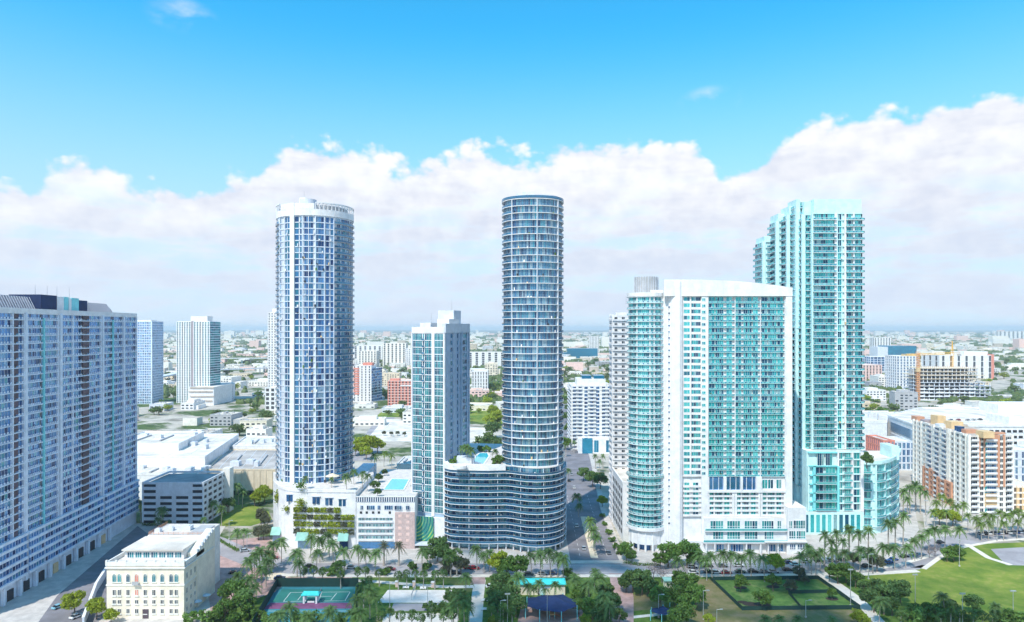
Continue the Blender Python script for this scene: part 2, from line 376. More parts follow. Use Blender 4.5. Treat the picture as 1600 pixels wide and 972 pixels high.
def facade(T, pts, z0, n, fh, cells, slab=('white', .3, .5), rail=None, piers=(), off=.03, name='window', frame='white', skip=(), slabname='floor_slab', trans=0, slabtop=True, railtop='palegrey', blocks=None, dots=0, items=0):
    """pts run left to right as seen from outside; a cell between each pair: None or (panes, glass[, offset])"""
    FID[0] += 1; fid = FID[0]; sm, so_, st = slab
    sk = ('slab', fid)
    def mks(): b = MB(); b.strip(pts, -.9, so_, 0, st); return b
    for i in range(n+(1 if slabtop else 0)):
        if i not in skip or i == n:
            mid = pts[len(pts)//2]
            T.inst(slabname, sk, mks, [sm], Matrix.Translation((0, 0, z0+i*fh)), size=12)
    if rail:
        rm, ro, rh, ranges = rail
        for ri, (a, b) in enumerate(ranges or [(0, len(pts)-1)]):
            seg = pts[a:b+1]
            def mkr(seg=seg):
                q = MB(); q.strip(seg, ro-.07, ro, 0, rh, m=0); q.strip(seg, ro-.10, ro+.03, rh, rh+.08, m=1)
                if dots:
                    for (xa,ya),(xb,yb) in zip(seg, seg[1:]):
                        d_ = math.hypot(xb-xa,yb-ya); e_ = ((xb-xa)/d_,(yb-ya)/d_); m_ = max(1,int(d_/dots)) if d_ > .7 else 0
                        for j in range(m_):
                            u_ = (j+.5)*d_/m_; cx_, cy_ = xa+e_[0]*u_+e_[1]*(ro+.02), ya+e_[1]*u_-e_[0]*(ro+.02); s_ = .3
                            q.quad((cx_-e_[0]*s_,cy_-e_[1]*s_,rh*.22),(cx_+e_[0]*s_,cy_+e_[1]*s_,rh*.22),(cx_+e_[0]*s_,cy_+e_[1]*s_,rh*.82),(cx_-e_[0]*s_,cy_-e_[1]*s_,rh*.82), m=2)
                if ro > so_+.05: q.strip(seg, so_-.05, ro+.05, -.18, -.003, m=1)
                return q
            for i in range(n):
                if i not in skip: T.inst('balcony_railing', ('rail', fid, ri), mkr, [rm, railtop]+(['g_navy'] if dots else []), Matrix.Translation((0, 0, z0+i*fh+st)), size=12)
    if items:
        ri_ = random.Random(fid); q = MB(); o_ = (rail[1] if rail else so_)-.45
        for i in range(n):
            for (xa,ya),(xb,yb) in zip(pts, pts[1:]):
                if i in skip or ri_.random() > items: continue
                d_ = math.hypot(xb-xa,yb-ya) or 1; u_ = ri_.uniform(.1,.9); nx_, ny_ = (yb-ya)/d_, -(xb-xa)/d_
                x_, y_ = xa+(xb-xa)*u_+nx_*o_, ya+(yb-ya)*u_+ny_*o_; s_ = ri_.uniform(.16,.36); z_ = z0+i*fh+st
                q.box(x_-s_,x_+s_,y_-.18,y_+.18,z_,z_+ri_.uniform(.4,1.3),m=ri_.choice([0,0,1,2,3]))
        if q.f: T.part('balcony_furniture', q, ['white','black','ochre','leaf_mid'], kind='stuff')
    for k, c in enumerate(cells):
        if c is None: continue
        (xa, ya), (xb, yb) = pts[k], pts[k+1]; L = math.hypot(xb-xa, yb-ya); ang = math.atan2(yb-ya, xb-xa)
        o = c[2] if len(c) > 2 else off
        nx, ny = (yb-ya)/L, -(xb-xa)/L
        h = fh-st
        for i in range(n):
            if i in skip: continue
            key = ('w', round(L, 2), round(h, 2), c[0], c[1])
            T.inst(name, key, win(L-.04, h-.02, c[0], trans=trans, blocks=blocks), [c[1], frame], place((xa+xb)/2+nx*o, (ya+yb)/2+ny*o, ang, z0+i*fh+st+.01), size=L)
    for p in piers:
        i, w_, d = p[:3]; pm = p[3] if len(p) > 3 else sm; za = p[4] if len(p) > 4 else z0; zb = p[5] if len(p) > 5 else z0+n*fh+st
        a = pts[max(0, i-1)]; b = pts[min(len(pts)-1, i+1)]; ang = math.atan2(b[1]-a[1], b[0]-a[0])
        mb = MB(); mb.box(-w_/2, w_/2, -d, .8, 0, zb-za); o = T.part('pier', mb, pm); o.matrix_basis = place(pts[i][0], pts[i][1], ang, za)
def sub(p0, p1, us):
    return [(p0[0]+(p1[0]-p0[0])*u, p0[1]+(p1[1]-p0[1])*u) for u in us]
def even(p0, p1, n): return sub(p0, p1, [k/n for k in range(n+1)])
def units(T, spots, z, seed=1, m='palegrey', s=1.0):
    rr = random.Random(seed)
    for x, y in spots:
        a, b, h = rr.uniform(.8,1.8)*s, rr.uniform(.8,1.5)*s, rr.uniform(.9,1.9)*s
        mb = MB(); mb.box(x-a, x+a, y-b, y+b, z-.05, z+h); mb.box(x-a*.6, x+a*.6, y-b*.6, y+b*.6, z+h, z+h+.25)
        T.part('rooftop_unit', mb, m)
# ---------------------------------------------------------------- vegetation helpers
def leafq(mb, p, s, rr, up=0.0):
    n = Vector((rr.gauss(0,1), rr.gauss(0,1), rr.gauss(.35+up,.8))); n.normalize()
    u = n.orthogonal().normalized(); v = n.cross(u); t = rr.uniform(0,6.28); a = u*math.cos(t)+v*math.sin(t); b = n.cross(a)
    P = Vector(p); i = len(mb.v)
    mb.v += [tuple(P-a*s), tuple(P+b*s*.55), tuple(P+a*s), tuple(P-b*s*.55)]; mb.f.append((i,i+1,i+2,i+3)); mb.m.append(0)
def crown(seed, rx, rz, zc, clumps, per, leaf, flat=.0):
    rr = random.Random(seed); mb = MB()
    for k in range(clumps):
        t = rr.uniform(0,6.283); ph = rr.uniform(-.6,1.0); r = rr.uniform(.45,.95)
        cx_, cy_ = rx*r*math.cos(t)*math.sqrt(max(.05,1-ph*ph*.8)), rx*r*math.sin(t)*math.sqrt(max(.05,1-ph*ph*.8)); cz = zc+rz*ph*.8
        cr = rx*rr.uniform(.20,.42)
        for _ in range(per):
            d = Vector((rr.gauss(0,1), rr.gauss(0,1), rr.gauss(0,.8))).normalized()*cr*rr.uniform(.55,1.08)
            leafq(mb, (cx_+d.x, cy_+d.y, cz+d.z*.8), leaf*rr.uniform(.6,1.25), rr)
    return mb
def limbs(seed, h, rx, rz, zc, r0):
    rr = random.Random(seed); mb = MB(); z1 = max(h*.35, zc-rz*.9)
    mb.bar((0,0,-.2), (rr.uniform(-.2,.2),rr.uniform(-.2,.2),z1), r0, n=7, r2=r0*.72)
    for k in range(6):
        t = k*1.05+rr.uniform(-.3,.3); a = (rx*.35*math.cos(t), rx*.35*math.sin(t), z1+(zc-z1)*rr.uniform(.5,.9)); b = (rx*.75*math.cos(t+.2), rx*.75*math.sin(t+.2), zc+rz*rr.uniform(0,.55))
        mb.bar((0,0,z1-.15), a, r0*.5, n=5, r2=r0*.32); mb.bar(a, b, r0*.32, n=4, r2=r0*.10)
        c = (a[0]*.3, a[1]*.3, zc+rz*.6*rr.random()); mb.bar(a, c, r0*.25, n=4, r2=r0*.08)
    return mb
def palmcrown(seed, h, L, nf, rise, droop, lw=.55, nl=9):
    rr = random.Random(seed); mb = MB()
    for k in range(nf):
        t = k*2.399+rr.uniform(-.2,.2); e = rise*(1-1.5*k/nf)+rr.uniform(-.12,.12); ln = L*rr.uniform(.85,1.1)
        d = Vector((math.cos(t), math.sin(t), 0)); s_ = Vector((-d.y, d.x, 0)); prev = None
        for j in range(nl+1):
            u = j/nl; r = ln*u; p = d*(r*math.cos(e)*(1-.12*u))+Vector((0,0,h+r*math.sin(e)-droop*ln*u*u))
            if prev is not None:
                wd = lw*ln*.36*math.sin(math.pi*min(1,.12+.84*u))**.7; tip = d*(wd*.55)+Vector((0,0,-wd*.45))
                mb.quad(prev, p, p+s_*wd+tip, m=0); mb.quad(prev, p, p-s_*wd+tip, m=0)
            prev = p
    return mb
def fancrown(seed, h, r):
    rr = random.Random(seed); mb = MB()
    for k in range(26):
        d = Vector((rr.gauss(0,1), rr.gauss(0,1), rr.gauss(.25,.8))).normalized(); c = Vector((0,0,h))+d*r*.62; u = d.orthogonal().normalized(); v = d.cross(u)
        for j in range(7):
            a = j*.9+rr.uniform(-.2,.2); e = (u*math.cos(a)+v*math.sin(a))*r*.5+d*r*.15; f = (u*math.cos(a+.35)+v*math.sin(a+.35))*r*.32
            mb.quad(c, c+f, c+e, m=0)
    return mb
# prototypes: (name, category, look, crown meshes, trunk meshes)
TREES = {}
def proto(kind, name, cat, crowns, trunks, cm, tm): TREES[kind] = (name, cat, [c.mesh('crown', cm) for c in crowns], [t.mesh('trunk', tm) for t in trunks])
def ptrunk(h, r, seed, lean=.4, bulge=1.25):
    rr = random.Random(seed); mb = MB(); p = Vector((0,0,-.2)); lx, ly = rr.uniform(-lean,lean), rr.uniform(-lean,lean); n = 4
    for k in range(n):
        u0, u1 = k/n, (k+1)/n; a = (lx*(u0*u0-1), ly*(u0*u0-1), h*u0-.2*(k == 0)); b = (lx*(u1*u1-1), ly*(u1*u1-1), h*u1)
        mb.bar(a, b, r*(bulge if k == 0 else 1-.25*u0), n=7, r2=r*(1-.25*u1))
    return mb
proto('coco', 'coconut_palm', 'palm', [palmcrown(s, 9.4, 4.1, 24, 1.15, .62, .62) for s in (1,2,3)], [ptrunk(9.5,.20,s,.8) for s in (1,2,3)], 'leaf_palm', 'palmtrunk')
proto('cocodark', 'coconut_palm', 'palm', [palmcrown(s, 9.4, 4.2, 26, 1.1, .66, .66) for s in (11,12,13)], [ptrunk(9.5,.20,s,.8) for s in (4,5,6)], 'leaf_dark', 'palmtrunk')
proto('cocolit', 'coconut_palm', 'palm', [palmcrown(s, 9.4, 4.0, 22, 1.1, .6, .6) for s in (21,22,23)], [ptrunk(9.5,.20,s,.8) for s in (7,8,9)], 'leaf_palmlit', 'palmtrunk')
rt = []
for s in (1,2,3):
    t = ptrunk(10.4,.30,s,.15,1.15); t.bar((0,0,10.3),(0,0,12.0),.26,m=1,n=7,r2=.14); rt.append(t)
proto('royal', 'royal_palm', 'palm', [palmcrown(s, 12.0, 3.9, 20, 1.25, .58, .66) for s in (31,32,33)], rt, 'leaf_palm', ['palmtrunk','leaf_mid'])
proto('sabal', 'cabbage_palm', 'palm', [fancrown(s, 5.6, 2.1) for s in (41,42,43)], [ptrunk(5.4,.22,s,.2) for s in (41,42,43)], 'leaf_palm', 'palmtrunk')
proto('date', 'date_palm', 'palm', [palmcrown(s, 7.6, 3.6, 30, 1.2, .5, .45) for s in (44,45)], [ptrunk(7.6,.34,s,.2) for s in (44,45)], 'leaf_grey', 'palmtrunk')
for kind, cmn, nm in (('broad','leaf_mid','shade_tree'),('dark','leaf_dark','shade_tree'),('lit','leaf_lit','yellow_green_tree'),('greyt','leaf_grey','shade_tree')):
    proto(kind, nm, 'tree', [crown(s+len(kind), 4.1, 3.0, 5.8, 26, 85, .50) for s in (51,52,53,54)], [limbs(s, 8.5, 4, 3, 5.8, .28) for s in (51,52,53,54)], cmn, 'trunk')
bt = limbs(61, 8, 4, 3, 5.2, .25); rr_ = random.Random(5)
for _ in range(170):
    t = rr_.uniform(0,6.28); r = rr_.uniform(.5,4); z = rr_.uniform(3.6,8); p = (r*math.cos(t), r*math.sin(t), z); bt.bar(p, (p[0]+rr_.uniform(-.8,.8), p[1]+rr_.uniform(-.8,.8), z+rr_.uniform(.2,1)), .05, n=3, r2=.02)
proto('bare', 'bare_tree', 'tree', [crown(66, 3.8, 2.6, 5.6, 14, 22, .22)], [bt], 'bare', 'bare')
proto('bush', 'bush', 'bush', [crown(s, 1.9, 1.2, 1.1, 12, 60, .30) for s in (71,72)], [limbs(s, 1.6, 1.5, 1, 1.1, .10) for s in (71,72)], 'leaf_dark', 'trunk')
proto('bushlit', 'bush', 'bush', [crown(s, 1.9, 1.2, 1.1, 12, 60, .30) for s in (73,74)], [limbs(s, 1.6, 1.5, 1, 1.1, .10) for s in (73,74)], 'leaf_mid', 'trunk')
TN = [0]
LOOK = {'coco':'coconut palm','cocodark':'dark coconut palm','cocolit':'sunlit coconut palm','royal':'tall white-trunked palm','sabal':'small round-headed palm','date':'grey feathery palm','broad':'green leafy tree','dark':'dark leafy tree','lit':'yellow-green tree','greyt':'grey-green tree','bare':'bare purplish tree','bush':'dark bush','bushlit':'green bush'}
def plant(kind, x, y, s=1.0, z=0, label='', group=None):
    name, cat, cs, ts = TREES[kind]; k = TN[0]; TN[0] += 1; rr = random.Random(k*17+3)
    root = bpy.data.objects.new(name, None); C.objects.link(root); root.empty_display_size = 1
    root.location = (x, y, z); root.rotation_euler = (0, 0, rr.uniform(0, 6.28)); root.scale = (s*rr.uniform(.92,1.08),)*2+(s,)
    tag(root, label, cat, group)
    for nm, me in (('crown', cs[k % len(cs)]), ('trunk', ts[k % len(ts)])):
        o = bpy.data.objects.new(nm, me); C.objects.link(o); o.parent = root
    return root
def row(kind, where, spots, z=0, base=True, group=None):
    """spots: (px, py of the crown middle, height in px) ; roots are put on the ground below"""
    sp_ = sorted(spots); n = len(sp_); out = []
    hn = {'coco':9.9,'cocodark':9.9,'cocolit':9.9,'royal':12.8,'sabal':6.4,'date':8.6,'broad':8.6,'dark':8.6,'lit':8.6,'greyt':8.6,'bare':8.2,'bush':2.2,'bushlit':2.2}[kind]
    mids = {'coco':.9,'cocodark':.9,'cocolit':.9,'royal':.92,'sabal':.87,'date':.88,'bush':.5,'bushlit':.5}.get(kind, .68)
    for i, t in enumerate(sp_):
        p, q = t[0], t[1]; hh = (t[2] if len(t) > 2 else 1.0)*hn
        Y = (H-z-hh*mids)*F/(q-HZ)
        lab = LOOK[kind]+' '+where
        if n > 1: lab += ', '+ordn(i+1, n)
        out.append(plant(kind, wx(p,Y), Y, hh/hn, z, lab, group or (where if n > 1 else None)))
    return out
# ================================================================ ground and setting
def gmat(name, fn, rough=.95):
    m, t, b = newmat(name); p = pos(t); t.put(b.inputs['Base Color'], fn(t, p)); b.inputs['Roughness'].default_value = rough; b.inputs['Specular IOR Level'].default_value = .2; return m
def city(t, p):
    a = t.noise(p, .009, 6, .65); b = t.noise(p, .045, 5, .6)
    c = t.ramp(b, [(.30,(.18,.17,.14)),(.40,(.33,.30,.26)),(.50,(.44,.40,.35)),(.64,(.54,.49,.42)),(.75,(.26,.25,.24))])
    g = t.ramp(t.noise(p, .12, 4), [(.35,(.035,.07,.025)),(.6,(.09,.14,.04)),(.75,(.22,.23,.11))])
    sp_ = t.node('ShaderNodeSeparateXYZ'); t.l.new(p, sp_.inputs[0])
    farm = t.step(sp_.outputs[1], 900, 4500, .53, .40)
    c = t.mix(t.step(t.math('SUBTRACT', a, farm), -.03, .03), c, g)
    return t.mix(t.step(sp_.outputs[1], 5000, 9000), c, (.07,.10,.07,1))
def lawn(t, p):
    a = t.noise(p, .035, 5, .6); b = t.noise(p, .5, 5, .65)
    c = t.mix(t.step(b, .3, .7), (.055,.115,.02,1), (.12,.20,.038,1))
    sp_ = t.node('ShaderNodeSeparateXYZ'); t.l.new(p, sp_.inputs[0])
    dry = t.math('MULTIPLY', t.step(a, .50, .66), .6)
    return t.mix(dry, c, (.20,.175,.075,1))
GR = gmat('city_ground', city); LW = gmat('lawn_grass', lawn)
def dry(t, p): return t.mix(t.step(t.noise(p, .18, 6, .65), .35, .65), (.24,.19,.105,1), (.15,.15,.055,1))
DRY = gmat('dry_grass', dry)
DOG = gmat('dog_lawn', lambda t, p: t.mix(t.step(t.noise(p, .4, 5, .6), .3, .7), (.055,.13,.03,1), t.mix(t.step(t.noise(p, .12, 5, .6), .45, .7), (.11,.20,.05,1), (.20,.24,.09,1))))
SUNG = gmat('field_grass', lambda t, p: t.mix(t.step(t.noise(p, .06, 5, .6), .35, .65), (.10,.175,.024,1), t.mix(t.step(t.noise(p, .35, 6, .7), .42, .68), (.20,.255,.04,1), (.30,.29,.075,1))))
def sheet(name, pts, z, m):
    b = MB(); b.quad(*[(x, y, z) for x, y in pts]); return struct(name, b, m)
b = MB()
def gy(k): return -300 if k == 0 else 45000*(k/24)**2.2
xsplit = [-45000,-9000,-2500,-700,-250,0,250,700,2500,9000,45000]
for i in range(24):
    for j in range(10): 
        y0, y1 = (-300 if i == 0 else gy(i)), gy(i+1)
        b.quad((xsplit[j],y0,0),(xsplit[j+1],y0,0),(xsplit[j+1],y1,0),(xsplit[j],y1,0))
struct('ground', b, GR)
def poly(*pq): return [gp(p, q) for p, q in pq]
sheet('park_lawn', [(-120,170),(210,170),(210,276.5),(-95,276.5),(-104,262)], .02, LW)
# road along the park: one ribbon of points (x, y), turning away at both ends
def ribbon(path, w0, w1, z, m, name, thick=None):
    b = MB()
    if thick: b.strip(path, w0, w1, z-thick-.3, z)
    else:
        a, c = offset(path, w0), offset(path, w1)
        for k in range(len(path)-1): b.quad((*c[k],z),(*c[k+1],z),(*a[k+1],z),(*a[k],z))
    return struct(name, b, m)
bay = [gp(255,822),gp(330,846),gp(365,862),gp(400,876),gp(450,888),(-70,283.5),(-30,283.5),(40,283.5),(100,284),(140,285),(166,289),gp(1440,864),gp(1478,848),gp(1535,838),gp(1620,832)]
ribbon(bay, -6.6, 6.4, .05, M['asphaltpale'], 'bay_road')
ribbon(bay[4:10], -10.2, -6.6, .14, M['pave'], 'pavement', .14); ribbon(bay[4:11], 6.4, 9.4, .14, M['path'], 'pavement', .14)
ribbon(bay[9:], -9.6, -6.6, .14, M['pave'], 'pavement', .14); ribbon(bay[10:], 6.4, 8.4, .14, M['path'], 'pavement', .14)
b = MB()
for k in range(44):
    x = -68+k*4.4
    if not 24 < x < 50: b.quad((x,283.4,.056),(x+2,283.4,.056),(x+2,283.6,.056),(x,283.6,.056))
for s_ in (-3.9, 3.9):
    a, c = offset(bay[5:10], s_), offset(bay[5:10], s_+.14)
    for k in range(4): b.quad((*c[k],.056),(*c[k+1],.056),(*a[k+1],.056),(*a[k],.056))
struct('road_marking', b, M['line'])
st = [(35.5,290),(36.6,330),(38.5,380),(43,440),(49,520),(56,640),(62,760),(90,1400),(150,2600)]
ribbon(st, -10.5, 10.5, .06, M['asphalt'], 'side_street')
ribbon(st[:6], 10.5, 13.6, .15, M['pave'], 'pavement', .14); ribbon(st[:6], -14.2, -10.5, .15, M['pave'], 'pavement', .14)
med = [(35.9,297),(36.7,325),(38.0,362)]; ribbon(med, -1.6, 1.6, .18, M['beigewall'], 'median', .14)
b = MB()
for k in range(13): x = 26+k*1.6; b.quad((x,290.6,.066),(x+.8,290.6,.066),(x+.8,293.6,.066),(x,293.6,.066))
for k in range(16):
    for o in (-6, 6): 
        y = 300+k*7; x = 35.5+(y-290)*.03+o; b.quad((x,y,.066),(x+.15,y,.066),(x+.15,y+3,.066),(x,y+3,.066))
for k in range(9): b.quad((24,291+k*.0,.067),(24.2,291,.067),(24.2,291.3,.067),(24,291.3,.067)) if k == 0 else None
struct('zebra_crossing', b, M['line'])
sheet('service_yard', [(-196,190),(-118,190),(-134,300),(-146,350),(-196,350)], .014, M['pave']); sheet('forecourt', poly((1250,884),(1345,870),(1418,852),(1436,828),(1428,790),(1345,800),(1250,815)), .016, M['pave']); sheet('forecourt', poly((1446,835),(1480,822),(1640,818),(1640,798),(1440,790)), .017, M['pave'])
# aprons and forecourts before the towers
sheet('forecourt', [(-108,293.6),(22,293.6),(22,312),(-108,312)], .035, M['pave']); sheet('forecourt', [(49,293.6),(150,293.6),(150,312),(49,312)], .035, M['pave'])
sheet('driveway', poly((60,972),(120,1010),(235,880),(236,838),(215,822),(90,930)), .03, M['asphalt'])
sheet('plaza', poly((322,905),(325,848),(420,838),(445,882),(455,905),(430,925),(330,960)), .04, M['brickpave'])
sheet('terrace', poly((240,1000),(330,1000),(331,930),(322,880),(200,880)), .032, M['pave'])
b = MB(); x, y = gp(432,901); b.prism([(x+5*math.cos(t*.314), y+4*math.sin(t*.314)) for t in range(20)], 0, .06); struct('paving_circle', b, M['beigewall'])
sheet('plaza', poly((415,905),(545,897),(552,905),(470,912),(420,920)), .045, M['brickpave'])
# park surfaces
def path(name, pts, w, z=.05, m='path'): return ribbon(pts, -w/2, w/2, z, M[m], name)
path('path', poly((540,906),(600,910),(690,917),(745,917)), 2.6); path('path', poly((742,985),(746,935),(750,906)), 4.6, .055); path('path', poly((700,918),(745,916)), 2.6, .052)
sheet('plaza', poly((735,913),(738,902),(758,902),(758,913)), .06, M['brickpave'])
sheet('plaza', poly((955,985),(957,935),(952,896),(985,896),(990,935),(990,985)), .06, M['brickpave'])
path('path', poly((985,965),(1050,958),(1075,962)), 2, .05)
path('path', poly((1270,892),(1310,915),(1342,938),(1385,985)), 4.2, .06); 
path('path', poly((1270,897),(1340,893),(1400,884),(1455,868)), 2.2, .052); path('path', poly((1510,850),(1545,872),(1580,883)), 2.6, .055)
sheet('tennis_court', poly((388,985),(436,914),(556,914),(548,985)), .035, M['courtblue'])
sheet('tennis_court', poly((424,941),(441,921),(553,921),(550,941)), .045, M['court'])
sheet('court_strip', poly((410,952),(423,942),(551,942),(550,951)), .046, M['purple'])
b = MB()
def lines(seg, wd=.10, z=.055):
    for (p, q), (p2, q2) in seg:
        a, c = Vector((*gp(p,q),z)), Vector((*gp(p2,q2),z)); d = (c-a).normalized(); s_ = Vector((-d.y,d.x,0))*wd; b.quad(a-s_, c-s_, c+s_, a+s_)
lines([((443,940),(454,926)),((465,938),(474,927)),((517,938),(526,927)),((539,939),(547,925)),((474,932),(518,932)),((454,926),(547,925)),((443,940),(539,939)),((498,940),(503,924)),((402,962),(548,962)),((420,955),(548,955))])
struct('court_line', b, M['line'])
sheet('sand_court', poly((590,942),(606,922),(712,922),(722,930),(706,942)), .045, M['sand']); sheet('plaza', poly((610,955),(615,943),(690,943),(680,955)), .046, M['asphaltpale'])
sheet('path', poly((595,985),(600,958),(715,958),(715,985)), .044, M['path'])
sheet('playground_floor', poly((808,975),(815,945),(905,945),(925,985)), .045, M['brickpave'])
sheet('dry_lawn', poly((1088,905),(1110,905),(1158,953),(1345,953),(1390,985),(1060,985),(1095,930)), .03, DRY); sheet('dry_lawn', poly((985,930),(1030,922),(1040,950),(990,955)), .031, DRY)
sheet('dog_lawn', poly((1112,907),(1275,906),(1340,950),(1160,953)), .04, DOG)
sheet('playing_field', poly((1345,900),(1400,888),(1470,868),(1530,850),(1640,846),(1660,985),(1420,985),(1380,940)), .03, SUNG)
sheet('paved_court', poly((1548,858),(1640,853),(1640,885),(1572,883)), .05, M['asphaltpale']); sheet('sand_pit', poly((1424,887),(1440,883),(1450,884),(1443,888)), .05, M['sand'])
sheet('green_lot', poly((338,822),(352,790),(390,787),(420,800),(425,812),(392,822)), .03, SUNG)
sheet('parking_lot', [gp(570,690),gp(600,655),gp(650,655),gp(650,690)], .06, M['roofwhite']); sheet('green_lot', [gp(585,652),gp(600,641),gp(650,641),gp(650,652)], .065, SUNG)
sheet('avenue', [gp(540,720),gp(600,640),gp(622,640),gp(585,720)], .05, M['asphaltpale']); sheet('green_lot', [gp(722,655),gp(730,642),gp(785,642),gp(785,668)], .05, SUNG)
sheet('parking_lot', [gp(722,705),gp(728,668),gp(770,668),gp(760,705)], .055, M['roofwhite'])
b = MB()
for p, q, r in ((1157,918,2.6),(1165,913,2),(1208,917,2.6),(1215,913,1.8),(1191,945,3.2),(1172,944,2.8),(1160,941,2),(1236,921,2.2),(1248,905,3),(1300,936,2.4)):
    x, y = gp(p, q); i = len(b.v); b.v += [(x+r*math.cos(k*.6283), y+r*.7*math.sin(k*.6283), .06+p*1e-5) for k in range(10)]; b.f.append(tuple(range(i, i+10))); b.m.append(0)
struct('mulch_bed', b, mat('dark_mulch', (.05,.035,.03), .95, var=.3, scale=2))
# raised motorways far behind
def viaduct(p, q, p2, q2, Y, Y2, w_, z):
    a, c = (wx(p,Y),Y), (wx(p2,Y2),Y2); T = Thing('viaduct', f'raised motorway {q}, running towards {q2}', 'motorway', ((a[0]+c[0])/2, (a[1]+c[1])/2, 0))
    b = MB(); b.strip([a,c], -w_/2, w_/2, z-1.6, z); T.part('deck', b, 'palegrey'); b = MB(); b.strip([a,c], w_/2-.4, w_/2, z+.01, z+1.1); T.part('barrier', b, 'white')
    L = math.hypot(a[0]-c[0],a[1]-c[1]); n = int(L/32)
    for k in range(n+1):
        x, y = a[0]+(c[0]-a[0])*k/n, a[1]+(c[1]-a[1])*k/n; b = MB(); b.bar((x,y,0),(x,y,z-1.5),1.1,n=8); T.part('column', b, 'palegrey')
viaduct(222,'left of the striped white tower',298,'the round tower',1150,1420,20,13)
viaduct(330,'behind the garage with bronze ledges',560,'the round pale tower',1420,1640,22,14)
viaduct(335,'low on the skyline behind the striped tower',800,'the teal tower',1950,2050,24,15)
# ================================================================ the towers
def roofbox(T, name, x0, x1, y0, y1, z0, z1, m, top=None):
    b = MB(); b.box(x0, x1, y0, y1, z0, z1, 0, top=1 if top else None)
    return T.part(name, b, [m, top] if top else m)
def antenna(T, x, y, z, h, r=.12):
    b = MB(); b.bar((x,y,z-.2), (x,y,z+h), r, n=5, r2=r*.4); return T.part('antenna', b, 'steel')
